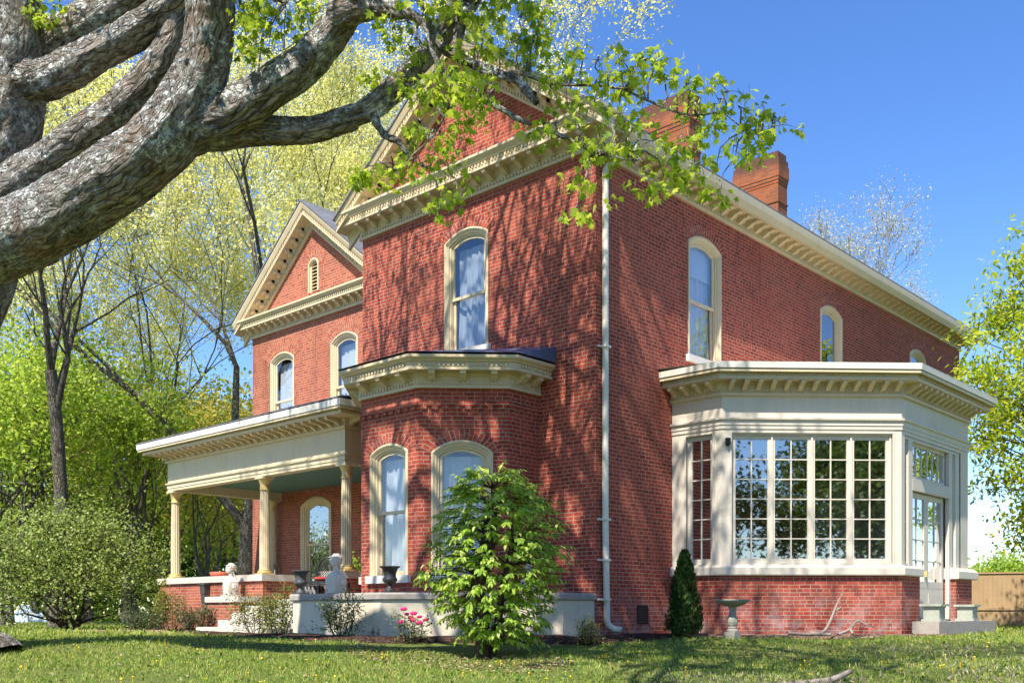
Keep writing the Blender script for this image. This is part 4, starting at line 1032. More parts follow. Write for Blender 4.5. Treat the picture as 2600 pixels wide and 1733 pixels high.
tree('woodland_tree', 'bright green tree filling the gap below the pale blossom', T(120, 60), 13.5, .3, 31, lev=5, spread=.65, up=.15, trunk=.15, leaf=GRN, per=11, sig=.8, size=.3, ratio=.77, fork=6, **bigs)
tree('woodland_tree', 'lime green tree in the distance behind the porch', T(590, 62), 13, .3, 32, lev=5, spread=.65, up=.15, trunk=.15, leaf=GRN, per=12, sig=.8, size=.3, ratio=.77, fork=6, **bigs)
for i, (px, t, h, lab) in enumerate(((-40, 70, 9, 'low green thicket tree at the far left lawn edge'), (260, 72, 9, 'low green thicket tree beyond the round shrub'), (400, 68, 8, 'low green thicket tree beside the porch wall end'), (540, 75, 10, 'low green thicket tree behind the seated bust'))):
    tree('thicket_tree', lab.replace('seated bust', 'marble bust'), T(px, t), h, .2, 60 + i, lev=4, spread=.8, up=.05, trunk=.08, leaf=GRN, per=45, sig=1.1, size=.36, ratio=.8, fork=7, **bigs)
tree('round_shrub', 'large dark olive multi stemmed shrub spreading low on the lawn', T(178, 29, 1592), 3.6, .09, 33, lev=4, spread=.75, up=.0, trunk=.16, leaf=OLV, per=20, sig=.34, size=.095, ratio=.8, fork=3, stems=5, group='trees behind the house', droop=.4, minr=.012, bark=BARKY, cull=lambda q: np.abs((q - np.array([*T(178, 29, 1592), 0])) @ RGT) < 2.45)
tree('blossom_tree', 'thin pale yellow tree above the round shrub at far left', T(90, 50), 21, .25, 36, lev=6, spread=.55, up=.15, trunk=.25, inner=3, leaf=YEL, per=13, sig=.36, size=.15, ratio=.78, fork=5, droop=.5, **bigs)
# the tree right of the sunroom: short trunk, many limbs ending in leaf clumps
rg = np.random.default_rng(34); b2 = np.array([*T(2700, 26, 1560), 0.]); b2[2] = gz(*b2[:2])
spt = thing('spring_tree', 'bright lime green tree at the right edge beyond the sunroom', 'tree', tuple(b2), 'trees beyond the house')
lines = [([b2 + np.array([0, 0, -.2]), b2 + np.array([.05, 0, .8]), b2 + np.array([-.05, .1, 2.2]), b2 + np.array([.1, 0, 5.]), b2 + np.array([0, 0, 10.])], [.24, .17, .15, .1, .03])]; ps = []
for k in range(230):
    u = rnd(rg, 1)[0] * rg.uniform(.45, 1.) ** .5; c = b2 + RGT * (.1 + 2.5 * u[0]) + FWD * 2.3 * u[1]; hz_ = .55 + .45 * (1 - abs(u[0])); c[2] += 6.2 + 4.9 * u[2] * (.75 + .25 * hz_)
    s0 = b2 + np.array([0, 0, max(1.2, min(9.5, (c[2] - b2[2]) * .78))]); mid = (s0 + c) / 2 + np.array([0, 0, .18]) + rg.normal(size=3) * .12
    lines.append(([s0, mid, c], [.035, .02, .007])); m_ = int(rg.integers(80, 130)); ps.append(c + rg.normal(size=(m_, 3)) * np.array([.33, .33, .17]))
wood('trunk', lines, BARKY, spt, big=9, small=5, thr=.05); ps = np.concatenate(ps); n = len(ps); ax = rnd(rg, n); ax[:, 2] -= .5
leafobj('crown', ps, ax, rnd(rg, n) * .6 + np.array([0, 0, 1.]), rg.uniform(.1, .2, n), OVAL, GRN2, spt)
tree('white_blossom_tree', 'bare looking white blossom tree showing above the long roof', T(2085, 60, 1560), 24, .3, 35, lev=5, spread=.3, up=.35, trunk=.45, bark=BARKP, leaf=PALE, per=14, sig=.4, size=.12, ratio=.74, fork=5, group='trees beyond the house', minr=.012)
for i, (px, t, h, lab) in enumerate(((2560, 75, 4.2, 'faint low tree over the right part of the wooden fence'), (2440, 90, 4.0, 'faint low tree just beyond the sunroom end'))):
    tree('thicket_tree', lab, T(px, t, 1556), h, .2, 80 + i, lev=4, spread=.8, up=.05, trunk=.08, leaf=GRN, per=20, sig=.6, size=.3, ratio=.8, fork=7, group='trees beyond the house', **bigs)
# trees across the road behind the viewer: they show only as reflections in the window panes
for i, (x, y) in enumerate(((42, -12), (40, -4), (36, -22), (48, 8))):
    tree('street_tree', ['broad green tree', 'round green tree', 'tall green tree', 'low green tree'][i] + ' across the lawn, reflected in the sunroom panes', (x, y), 13, .3, 70 + i, lev=4, spread=.7, up=.1, trunk=.15, leaf=GRND, per=42, sig=.8, size=.34, ratio=.8, fork=6, group='trees reflected in the windows', **bigs)
# ================================================================== shrubs and flowers
def shrub(name, label, x, y, h, w, seed, leaf, n=700, size=.045, stems=9, tmpl=OVAL, group='shrubs along the house', cat='shrub', bark=BARKY, up=.8, shell=.5):
    rg = np.random.default_rng(seed); z = gz(x, y); o = thing(name, label, cat, (x, y, z), group)
    lines = []; tips = []
    for k in range(stems):
        a = 2 * PI * (k + rg.random() * .7) / stems; q = rg.uniform(.25, 1.) * w * .5
        e = np.array([x + math.cos(a) * q, y + math.sin(a) * q, z + h * rg.uniform(.6, 1.)]); b = np.array([x + math.cos(a) * .04, y + math.sin(a) * .04, z - .05])
        pts = [b + (e - b) * i / 5 + np.array([math.cos(a), math.sin(a), 0]) * .12 * w * math.sin(PI * i / 5) + rg.normal(size=3) * .012 * (i > 0) for i in range(6)]
        lines.append((pts, [.011 - .0014 * i for i in range(6)]))
        for i in range(2, 6):
            for _ in range(2):
                f = pts[i] + rg.normal(size=3) * np.array([.16, .16, .12]) * w; f[2] = max(f[2], z + .1 * h)
                lines.append(([pts[i], (pts[i] + f) / 2 + np.array([0, 0, .02]), f], [.005, .004, .002])); tips.append(f)
        tips.append(e)
    wood('stem', lines, bark, o, big=6, small=5, thr=.03)
    p, ax, u_, sz = scatter(rg, tips, max(1, n // len(tips)), .075 * w + .02, size, -.2 * up, np.array([x, y, z + h * .3]))
    ok = p[:, 2] > z + .04; leafobj('foliage', p[ok], ax[ok], u_[ok], sz[ok], tmpl, leaf, o)
    return o, tips
ROSEL = leafmat('rose leaves', [(.07, .11, .02), (.13, .19, .035), (.24, .29, .07), (.34, .22, .09)], .3)
GREYL = leafmat('grey green leaves', [(.05, .075, .03), (.09, .12, .05), (.16, .19, .09)], .3)
YSH = leafmat('yellow green leaves', [(.16, .17, .02), (.28, .28, .04), (.36, .36, .08)], .4)
P_ = lambda px, py, t: tuple(at(px, py, t)[:2])
shrub('small_shrub', 'low grey green shrub at the far left of the path', *P_(368, 1592, 24.5), .55, .75, 1, GREYL, 2000, .055)
shrub('slender_cypress', 'thin yellow green cypress at the corner of the porch wall', *P_(412, 1590, 26), 1.25, .34, 2, YSH, 1500, .06, stems=9, up=3)
shrub('rose_bush', 'loose reddish rose bush before the brick porch wall', *P_(436, 1592, 24.6), .85, .75, 3, ROSEL, 900, .055)
shrub('small_shrub', 'round dark green shrub beneath the porch mailbox', *P_(497, 1592, 24.2), .55, .68, 4, GREYL, 2000, .055)
shrub('small_shrub', 'rounded olive shrub in front of the porch steps', *P_(650, 1608, 20.6), .78, .85, 5, ROSEL, 2600, .05)
shrub('rose_bush', 'taller leggy rose bush touching the steps', *P_(708, 1612, 20.2), .98, .72, 6, ROSEL, 1700, .055)
shrub('rose_bush', 'bronze leaved rose bush against the terrace wall', *P_(868, 1622, 17.6), .82, .6, 7, ROSEL, 1500, .055)
ro, tips = shrub('rose_bush', 'rose bush with bright pink blooms against the terrace', *P_(1043, 1622, 16.5), .5, .46, 8, ROSEL, 420, .05)
PINK = plain('pink rose petals', (.85, .04, .2), .6, .2, 30)
for k, (px, py) in enumerate(((1025, 1545), (1033, 1558), (1050, 1556), (1065, 1565), (1018, 1578), (1048, 1573), (1066, 1580), (1082, 1572), (1042, 1566))):
    c = at(px, py, 16.3 + .06 * (k % 3)); b = MB(); rr = random.Random(k)
    rs = rr.uniform(.036, .055); b.lathe([(rs * .15, -rs * .6), (rs * .8, -rs * .45), (rs * 1.05, 0), (rs * .95, rs * .4), (rs * .55, rs * .62), (rs * .2, rs * .45)], tuple(c), 20, lambda a, z: 1 + .16 * math.cos(a * 5 + (z - 0) * 90))
    f = build('rose', b, PINK, ro); f.location = -Vector(ro.location)
shrub('small_shrub', 'small yellow green shrub at the foot of the downspout', *P_(1492, 1614, 16.4), .38, .34, 9, YSH, 800, .04)
shrub('seedling', 'dry brown seedling by the terrace corner', *P_(955, 1624, 17.2), .22, .16, 10, ROSEL, 40, .04, stems=4)

# upright arborvitae beside the sunroom
rg = np.random.default_rng(44); x, y = P_(1738, 1612, 18.2); z = gz(x, y); H, W = 1.5, .31
av = thing('arborvitae', 'narrow dark green arborvitae standing by the sunroom corner', 'shrub', (x, y, z), 'shrubs along the house')
n = 9000; v_ = rg.random(n) ** .85; a = rg.random(n) * 2 * PI
rad = W * (np.minimum(1, v_ / .12 + .55)) * (1 - v_) ** .62 * (1 + .16 * np.sin(a * 5 + v_ * 14)) * rg.uniform(.55, 1.08, n)
p = np.stack([x + rad * np.cos(a), y + rad * np.sin(a), z + .06 + v_ * H], 1); ax = np.stack([np.cos(a) * .5, np.sin(a) * .5, np.ones(n) * 1.1], 1) + rg.normal(size=(n, 3)) * .3
ARB = leafmat('arborvitae sprays', [(.012, .03, .006), (.025, .06, .012), (.05, .1, .02), (.11, .14, .04)], .15)
leafobj('foliage', p, ax, np.stack([np.cos(a), np.sin(a), 0 * a], 1) + rg.normal(size=(n, 3)) * .4, rg.uniform(.05, .1, n), (QUAD[0] * np.array([.8, 1, 1]), QUAD[1]), ARB, av)
wood('trunk', [([np.array([x, y, z - .1]), np.array([x, y, z + .7]), np.array([x, y, z + H])], [.04, .03, .01])], BARKY, av)

# young tree with drooping compound leaves in front of the bay
rg = np.random.default_rng(77); YT = leafmat('compound leaves', [(.14, .27, .02), (.25, .42, .035), (.42, .58, .08), (.64, .72, .22)], .55)
x, y = P_(1228, 1660, 14.9); z = gz(x, y); B = np.array([x, y, z])
yt = thing('young_tree', 'bushy young tree with bright drooping compound leaves before the bay', 'tree', (x, y, z), None)
Yp = lambda px, py, t: at(px, py, t)
stems = [limb([(1222, 1668, 14.9, 21), (1226, 1600, 14.9, 16), (1232, 1540, 14.9, 15), (1205, 1480, 14.9, 14), (1228, 1380, 14.9, 10), (1240, 1280, 14.9, 6)], 4), limb([(1248, 1664, 15., 12), (1262, 1600, 15., 11), (1275, 1500, 15., 9), (1300, 1380, 15.1, 6)], 4), limb([(1212, 1500, 14.9, 12), (1235, 1430, 14.85, 12), (1255, 1330, 14.8, 8), (1250, 1240, 14.8, 4)], 4)]
P0, A0, U0, S0 = [], [], [], []; tw = []
def halfw(py): return np.interp(py, [1190, 1240, 1300, 1380, 1450, 1520, 1580, 1640], [45, 105, 150, 175, 175, 150, 115, 50])
spine = np.array(sum([s[0] for s in stems], []))
for k in range(880):
    py = rg.uniform(1195, 1625); hw = halfw(py); cx_ = 1262 + 14 * math.sin(py * .02)
    ang = rg.random() * 2 * PI; q = math.sqrt(rg.uniform(.12, 1.15)); wpx = hw * 14.9 / FPX
    c = at(cx_, py, 14.9) + (RGT * math.cos(ang) + FWD * math.sin(ang)) * wpx * q * .86
    out = unit(RGT * math.cos(ang) + FWD * math.sin(ang) + np.array([0, 0, rg.uniform(-.25, .5)]) + rg.normal(size=3) * .25)
    L = rg.uniform(.16, .3); nl = rg.integers(4, 7); side = unit(np.cross(out, [0, 0, 1.]))
    pts = [c + out * L * i / 5 - np.array([0, 0, .14 * L * (i / 5) ** 2 * 2.2]) for i in range(6)]
    tw.append((pts, [.0035] * 6))
    if k % 2 == 0:
        s = spine[np.argmin(((spine - c) ** 2).sum(1) + 2 * np.maximum(0, spine[:, 2] - c[2]) ** 2)]
        tw.append(([s, (s + c) / 2 + np.array([0, 0, .06]), c], [.008, .006, .004]))
    for i in range(nl):
        u = (i + .7) / nl; pb = c + out * L * u - np.array([0, 0, .31 * L * u * u])
        for sg in ((1, -1) if i < nl - 1 else (0,)):
            P0.append(pb); A0.append(side * sg * .85 + out * (.55 if sg else 1) + np.array([0, 0, -.75 - .5 * rg.random()]) + rg.normal(size=3) * .3)
            U0.append(out * .5 + np.array([0, 0, 1.]) + rg.normal(size=3) * .2); S0.append(rg.uniform(.06, .125))
leafobj('foliage', P0, A0, U0, np.array(S0), OVAL, YT, yt)
wood('trunk', stems, BARKY, yt, big=10, small=8, thr=.05, wob=.05); wood('twig', tw, BARKY, yt, big=5, small=4)

# ================================================================== grass and wild flowers on the lawn
def keepout(x, y):
    """True where grass may grow"""
    k = ~((x > -15.2) & (x < .4) & (y > -1.9) & (y < 40)) & ~((x > -.5) & (x < 4.2) & (y > 1.6) & (y < 9.5)) & ~((x > -9.6) & (x < 1.4) & (y > -3.6) & (y < .5))
    k &= ~((x < -8.6) & (x > -19) & (y > -3.1) & (y < -1.5))
    return k & ~((x + y < -.2) & (x - y > -.6) & (y > -4.3) & (x < .9) & (x > -6)) & ~((x > .9) & (x < 4.4) & (y > x - .5) & (y < x + 1.6) & (y > .3))
def blades(n, t0, t1, seed, h, w, dens=1.):
    rg = np.random.default_rng(seed)
    t = np.sqrt(rg.random(n) * (t1 * t1 - t0 * t0) + t0 * t0); s = rg.uniform(-.56, .56, n) * t
    x = CAM[0] + t * FWD[0] + s * RGT[0]; y = CAM[1] + t * FWD[1] + s * RGT[1]
    cl = np.sin(x * 2.3 + np.sin(y * 1.7) * 2) * np.sin(y * 2.1 + np.cos(x * 1.3) * 2) * .5 + .5
    bare = np.sin(x * .9 + 1.7 * np.sin(y * .6)) * np.sin(y * 1.25 + 1.3 * np.sin(x * .5)) + .35 * np.sin(x * 3.3) * np.sin(y * 3.9)
    ok = keepout(x, y) & (rg.random(n) < .35 + .65 * cl) & (rg.random(n) > np.clip((bare - .45) * 2.4, 0, .93)); x, y, t, cl = x[ok], y[ok], t[ok], cl[ok]; n = len(x)
    z = ground(x, y); a = rg.random(n) * 2 * PI; hh = h * rg.uniform(.4, 1.25, n) * (.65 + .5 * cl); ln = rg.normal(size=(n, 2)) * .45 * hh[:, None]
    ww = w * rg.uniform(.6, 1.3, n); dx, dy = np.cos(a) * ww, np.sin(a) * ww
    v = np.empty((n, 5, 3)); v[:, 0] = np.stack([x - dx, y - dy, z - .01], 1); v[:, 1] = np.stack([x + dx, y + dy, z - .01], 1)
    v[:, 2] = np.stack([x + dx * .7 + ln[:, 0] * .4, y + dy * .7 + ln[:, 1] * .4, z + hh * .6], 1); v[:, 4] = np.stack([x - dx * .7 + ln[:, 0] * .4, y - dy * .7 + ln[:, 1] * .4, z + hh * .6], 1)
    v[:, 3] = np.stack([x + ln[:, 0], y + ln[:, 1], z + hh], 1)
    return v.reshape(-1, 3), [np.arange(n * 5).reshape(n, 5)]
GR = leafmat('grass blades', [(.10, .19, .02), (.21, .32, .035), (.34, .44, .06), (.48, .52, .11), (.58, .52, .23)], .35, .6)
v, f = blades(210000, 7.5, 21, 1, .06, .0042); tag(rawobj('grass', v, f, GR), kind='stuff')
v, f = blades(120000, 20, 48, 2, .11, .011); tag(rawobj('grass', v, f, GR), kind='stuff')
# weeds and dry tufts at lower right
DRY = leafmat('dry weeds', [(.2, .17, .08), (.32, .27, .16), (.42, .37, .25), (.14, .19, .05)], .3)
rg = np.random.default_rng(9); n = 5200
t = rg.uniform(11.2, 16, n); s = rg.uniform(.12, .53, n) * t; x = CAM[0] + t * FWD[0] + s * RGT[0]; y = CAM[1] + t * FWD[1] + s * RGT[1]
cl = np.sin(x * 1.1 + 2) * np.sin(y * 1.4) ; ok = (rg.random(n) < .3 + .7 * (cl > .1)) & (s / t > .34 - .3 * (t < 12.6)); x, y = x[ok], y[ok]; n = len(x)
p = np.stack([x, y, ground(x, y) + rg.uniform(.0, .09, n)], 1); ax = rg.normal(size=(n, 3)); ax[:, 2] = np.abs(ax[:, 2]) + .5
tag(leafobj('weeds', p, ax, rnd(rg, n), rg.uniform(.035, .09, n), (QUAD[0] * np.array([.35, 1, 1]), QUAD[1]), DRY), kind='stuff')
n = 7000; t = np.sqrt(rg.uniform(10.5 ** 2, 19 ** 2, n)); s = rg.uniform(-.53, .53, n) * t; x = CAM[0] + t * FWD[0] + s * RGT[0]; y = CAM[1] + t * FWD[1] + s * RGT[1]
ok = keepout(x, y); x, y = x[ok], y[ok]; n = len(x); p = np.stack([x, y, ground(x, y) + rg.uniform(.0, .05, n)], 1); ax = rg.normal(size=(n, 3)); ax[:, 2] = np.abs(ax[:, 2]) * .5 + .1
CLO = leafmat('clover leaves', [(.05, .12, .015), (.1, .2, .03), (.2, .3, .06)], .35)
tag(leafobj('clover', p, ax, rg.normal(size=(n, 3)) * .4 + np.array([0, 0, 1.]), rg.uniform(.03, .075, n), OVAL, CLO), kind='stuff')
LIT = leafmat('fallen leaf scraps', [(.2, .12, .07), (.34, .23, .15), (.46, .34, .24)], .1)
n = 2600; a = rg.random(n) * 2 * PI; q = np.sqrt(rg.random(n)) * 1.7; bx, by = P_(1150, 1668, 14.8); x = bx + q * np.cos(a) * 1.2; y = by + q * np.sin(a) * .7
x = np.concatenate([x, rg.uniform(-6, 9, 1500)]); y = np.concatenate([y, rg.uniform(-11, -2, 1500)]); ok = keepout(x, y); x, y = x[ok], y[ok]; n = len(x)
ax = rg.normal(size=(n, 3)); ax[:, 2] *= .25
tag(leafobj('leaf_scraps', np.stack([x, y, ground(x, y) + rg.uniform(.01, .04, n)], 1), ax, rg.normal(size=(n, 3)) * .3 + np.array([0, 0, 1.]), rg.uniform(.025, .06, n), QUAD, LIT), kind='stuff')
DAN = plain('dandelion yellow', (.8, .52, .015), .7, .1, 30)
DPT = []
for px, py, t in [(2060, 1690, 12.8), (1925, 1718, 12.3)] : pass
rg = np.random.default_rng(15)
fl = MB()
spots = [(at(px, 1601 + rg.normal() * 2, 22.0)) for px in (75, 90, 98, 105, 122, 136, 140, 158, 164, 195, 205, 212)]
tt = rg.uniform(11.3, 17, 150); ss = rg.uniform(-.5, .5, 150) * tt
spots += [CAM + a * FWD + b * RGT for a, b in zip(tt, ss)]
for c in spots:
    x, y = c[0], c[1]
    if not keepout(np.array([x]), np.array([y]))[0]: continue
    h = rg.uniform(.03, .08); z = gz(x, y) + h; r = rg.uniform(.011, .019); tl = rg.normal(size=2) * .35
    fl.tube([(x, y, z - h), (x, y, z)], .003, 4, cap=False)
    q = [(x + r * math.cos(a), y + r * math.sin(a), z + r * (math.cos(a) * tl[0] + math.sin(a) * tl[1])) for a in np.linspace(0, 2 * PI, 9)[:-1]]
    i = fl.add(q + [(x, y, z + .012)])
    for k in range(8): fl.f.append((i + k, i + (k + 1) % 8, i + 8))
tag(build('dandelions', fl, DAN), kind='stuff')

# ================================================================== garden ornaments
MARB = plain('weathered marble', (.58, .52, .45), .7, .08, 10, bump=.004, dirt=(.46, .42, .36))
def herm(name, label, loc, rz, s=1., block=False, group='marble busts by the porch'):
    """bust cut off square at the shoulders, head on a tall neck, bound hair"""
    o = thing(name, label, 'bust', loc, group, rz); m = MB()
    def ringz(z, a, b, cy=0., n=20, sq=2.):
        pts = []
        for k in range(n):
            t = 2 * PI * k / n; c, s_ = math.cos(t), math.sin(t)
            pts.append((a * math.copysign(abs(c) ** (2 / sq), c), cy + b * math.copysign(abs(s_) ** (2 / sq), s_), z))
        return m.add(pts)
    def loft(secs, n=20):
        rows = [ringz(*q) for q in secs]
        for a, b in zip(rows, rows[1:]):
            for k in range(n): m.f.append((a + k, a + (k + 1) % n, b + (k + 1) % n, b + k))
        m.f.append(tuple(rows[0] + k for k in reversed(range(n)))); m.f.append(tuple(rows[-1] + k for k in range(n)))
    loft([(0, .13, .11, 0, 20, 8), (.02, .13, .11, 0, 20, 8), (.17, .145, .118, 0, 20, 8), (.25, .145, .112, 0, 20, 5), (.295, .105, .09, 0, 20, 3), (.32, .06, .058, .005, 20, 2.2), (.345, .046, .05, .005, 20, 2), (.40, .044, .048, -.005, 20, 2), (.43, .05, .056, -.01, 20, 2)])
    for sx in (-1, 1): m.box(sx * .16 - .03, sx * .16 + .03, -.03, .035, .12, .2)
    # head: front is -y
    loft([(.405, .03, .035, -.035), (.418, .045, .058, -.03), (.435, .054, .07, -.022), (.46, .061, .08, -.012), (.485, .066, .086, -.006), (.51, .068, .088, -.002), (.535, .066, .087, .002), (.56, .057, .076, .008), (.578, .036, .05, .012), (.584, .01, .015, .012)])
    m.hexa([(-.011, -.112, .452), (.011, -.112, .452), (.013, -.07, .452), (-.013, -.07, .452), (-.006, -.088, .502), (.006, -.088, .502), (.01, -.07, .502), (-.01, -.07, .502)])   # nose
    m.box(-.019, .019, -.096, -.07, .433, .439); m.box(-.017, .017, -.094, -.07, .4245, .431)                 # lips
    for sx in (-1, 1):
        m.box(sx * .03 - .017, sx * .03 + .017, -.09, -.06, .504, .513)                                       # brow
        m.lathe([(.002, -.009), (.01, -.006), (.012, 0), (.01, .006), (.002, .009)], (sx * .028, -.076, .491), 8)   # eye
        m.box(sx * .066 - .008, sx * .066 + .008, -.012, .014, .468, .502)                                    # ear
    rr = random.Random(int(loc[0] * 100))
    b = build('body', m, MARB, o, fix=True)
    h = MB()
    def blob(c, r):
        h.lathe([(r * math.sin(a) + .0005, -r * math.cos(a)) for a in np.linspace(0, PI, 6)], c, 8)
    for k in range(90):
        th = rr.random() * 2 * PI; ph = rr.random()
        X, Y, Z = .072 * math.cos(th) * math.sqrt(1 - ph * .9), .09 * math.sin(th) * math.sqrt(1 - ph * .9) + .012, .515 + .075 * ph
        if Y < -.045 and Z < .555: continue
        blob((X, Y, Z), .017)
    for k in range(22): a = 2 * PI * k / 22; blob((.07 * math.cos(a), .006 + .088 * math.sin(a), .545), .014)
    for k in range(10): blob((rr.uniform(-.028, .028), .078 + rr.uniform(-.01, .014), .48 + rr.uniform(-.025, .03)), .018)
    for sx in (-1, 1):
        for k in range(5): blob((sx * (.05 + .004 * k), .02 + .01 * k, .45 - .03 * k), .015)
    hh = build('hair', h, MARB, o)
    for q in (b, hh):
        rm = q.modifiers.new('remesh', 'REMESH'); rm.mode = 'VOXEL'; rm.voxel_size = .006; rm.use_smooth_shade = True
        sm = q.modifiers.new('smooth', 'SMOOTH'); sm.factor = .5; sm.iterations = 3 if q is b else 2
    o.scale = (s, s, s)
    if block:
        k = MB(); k.box(-.17, .17, -.13, .13, -.05, -.001); build('plinth', k, STONE, o)
    return o
face_left = -.15
xb, yb, _ = onplane(586, 1500, 1, -1.32)
herm('bust', 'marble bust with curly hair on the low brick pier', (xb, yb, .7), face_left, 1.3, True)
herm('bust', 'large marble bust with braided hair on the terrace wall', tuple(onplane(853, 1480, 1, -3.05)[:2]) + (.637,), face_left + .1, 1.24)
herm('bust', 'marble bust mostly hidden behind the young tree', (-.52, -1.28, .637), face_left + .5, .85)

def urn(label, loc, s=1., mat=IRON, fill=None):
    o = thing('urn', label, 'urn', loc, 'cast iron urns on the terrace wall'); m = MB()
    m.box(-.1 * s, .1 * s, -.1 * s, .1 * s, 0, .03 * s)
    m.lathe([(.092 * s, .031 * s), (.088 * s, .045 * s), (.06 * s, .075 * s), (.042 * s, .1 * s), (.04 * s, .125 * s), (.055 * s, .135 * s)], (0, 0, 0), 24); build('foot', m, mat, o)
    m = MB(); fl = lambda a, z: 1 + (.045 * math.cos(a * 14) if z < .25 * s else .02 * math.cos(a * 9 + z * 60))
    m.lathe([(.05 * s, .136 * s), (.085 * s, .15 * s), (.112 * s, .185 * s), (.112 * s, .215 * s), (.094 * s, .25 * s), (.098 * s, .3 * s), (.112 * s, .345 * s), (.125 * s, .375 * s), (.155 * s, .4 * s), (.16 * s, .412 * s), (.15 * s, .418 * s), (.13 * s, .405 * s), (.12 * s, .385 * s), (.01, .38 * s)], (0, 0, 0), 42, fl)
    build('bowl', m, mat, o, smooth=True)
    m = MB()
    for k in range(26): a = 2 * PI * k / 26; m.lathe([(.002, -.012 * s), (.013 * s, 0), (.002, .012 * s)], (.158 * s * math.cos(a), .158 * s * math.sin(a), .408 * s), 6)
    build('rim', m, mat, o); return o
BRONZ = plain('weathered bronze', (.07, .075, .075), .4, .4, 14, metal=.3, spec=.5, dirt=(.25, .25, .24))
urn('weathered bronze urn at the left end of the terrace wall', tuple(onplane(763, 1500, 1, -3.02)[:2]) + (.637,), 1.1, BRONZ)
urn('black iron urn on the terrace wall before the left bay window', tuple(onplane(990, 1500, 1, -2.95)[:2]) + (.637,), 1.12)

# bird bath
x, y = P_(1860, 1608, 17.6); z = gz(x, y)
bb = thing('bird_bath', 'stone bird bath with shallow fluted bowl by the sunroom', 'bird bath', (x, y, z)); s = 1.02
m = MB(); m.box(-.11, .11, -.11, .11, -.05, .13); m.lathe([(.1, .131), (.105, .16), (.075, .185), (.082, .2), (.078, .22), (.07, .225), (.085, .26), (.094, .31), (.088, .36), (.066, .42), (.056, .47), (.06, .53), (.072, .565), (.08, .575)], (0, 0, 0), 28, lambda a, zz: 1 + (.04 * math.cos(a * 7) if .23 < zz < .42 else 0)); build('pedestal', m, BATH, bb, smooth=False)
m = MB(); m.lathe([(.07, .576), (.13, .585), (.22, .62), (.285, .665), (.305, .69), (.3, .702), (.285, .7), (.25, .68), (.15, .645), (.01, .635)], (0, 0, 0), 60, lambda a, zz: 1 + .018 * math.cos(a * 20)); build('basin', m, BATH, bb, smooth=True)

# concrete step and two planters at the sunroom door
st = thing('door_step', 'pale concrete step below the sunroom door', 'step', (4.1, 7.0, -.1)); m = MB(); m.box(3.78, 4.3, 5.3, 8.7, -.5, .1)
o = build('tread', m, CONC, st); o.location = -st.location
for px, lab in ((2372, 'verdigris stone planter on the step left of the sunroom door'), (2456, 'verdigris stone planter on the step by the brick pier')):
    p = onplane(px, 1575, 0, 4.05); o = thing('planter', lab, 'planter', (4.05, p[1], .1), 'planters at the sunroom door')
    m = MB(); w = .19; m.box(-w, w, -w, w, .001, .05); m.box(-w * .82, w * .82, -w * .82, w * .82, .051, .27); build('body', m, GREENP, o)
    m = MB(); m.box(-w * .9, w * .9, -w * .9, w * .9, .271, .3); m.box(-w * 1.12, w * 1.12, -w * 1.12, w * 1.12, .301, .345); build('rim', m, GREENP, o)
# fallen branches and a leaning slab
def stick(label, rows, side=()):
    L = limb(rows, 5); b = thing('fallen_branch', label, 'branch', tuple(L[0][0]), 'fallen branches on the lawn'); lines = [L] + [limb(q, 4) for q in side]; wood('wood', lines, DRIFT, b, big=8, small=7, thr=.05, wob=.05); return b
stick('bleached branch rising against the sunroom brick', [(2000, 1606, 18.2, 4), (2060, 1609, 18.3, 4.5), (2090, 1603, 18.5, 4), (2108, 1575, 18.6, 3.6), (2122, 1540, 18.7, 2.8), (2140, 1502, 18.8, 1.4)], [[(2060, 1607, 18.3, 6), (2110, 1610, 18.1, 4)], [(2118, 1552, 18.7, 3), (2136, 1540, 18.7, 2)]])
stick('crooked bleached branch lying along the sunroom brick', [(2128, 1610, 18.2, 3.6), (2158, 1596, 18.4, 3.8), (2176, 1575, 18.5, 2.8), (2198, 1585, 18.5, 2), (2222, 1590, 18.4, 1.4)], [[(2158, 1594, 18.4, 4), (2165, 1608, 18.3, 3)]])
stick('broken grey branch in the grass at the bottom edge', [(1890, 1744, 12.15, 9), (2040, 1736, 12.2, 11), (2110, 1725, 12.25, 9), (2160, 1702, 12.35, 7)])
p = onplane(2065, 1592, 2, -.06); sl_ = thing('stone_slab', 'flat field stone leaning on the sunroom brick', 'stone', tuple(p)); m = MB(); rr = random.Random(4)
prof = [(-.5, 0), (-.46, .16), (-.3, .2), (0, .19), (.3, .2), (.44, .13), (.5, 0)]
fr = Fr((0, 0), (R3, R3)); n = len(prof)
i = m.add([fr.P(u, v - .04, -.02 - .25 * v) for u, v in prof] + [fr.P(u * .97, v * .97 - .04, .05 - .25 * v) for u, v in prof]); m.f.append(tuple(i + k for k in reversed(range(n)))); m.f.append(tuple(i + n + k for k in range(n)))
for k in range(n): m.f.append((i + k, i + (k + 1) % n, i + n + (k + 1) % n, i + n + k))
build('stone', m, ROCK, sl_, fix=True)

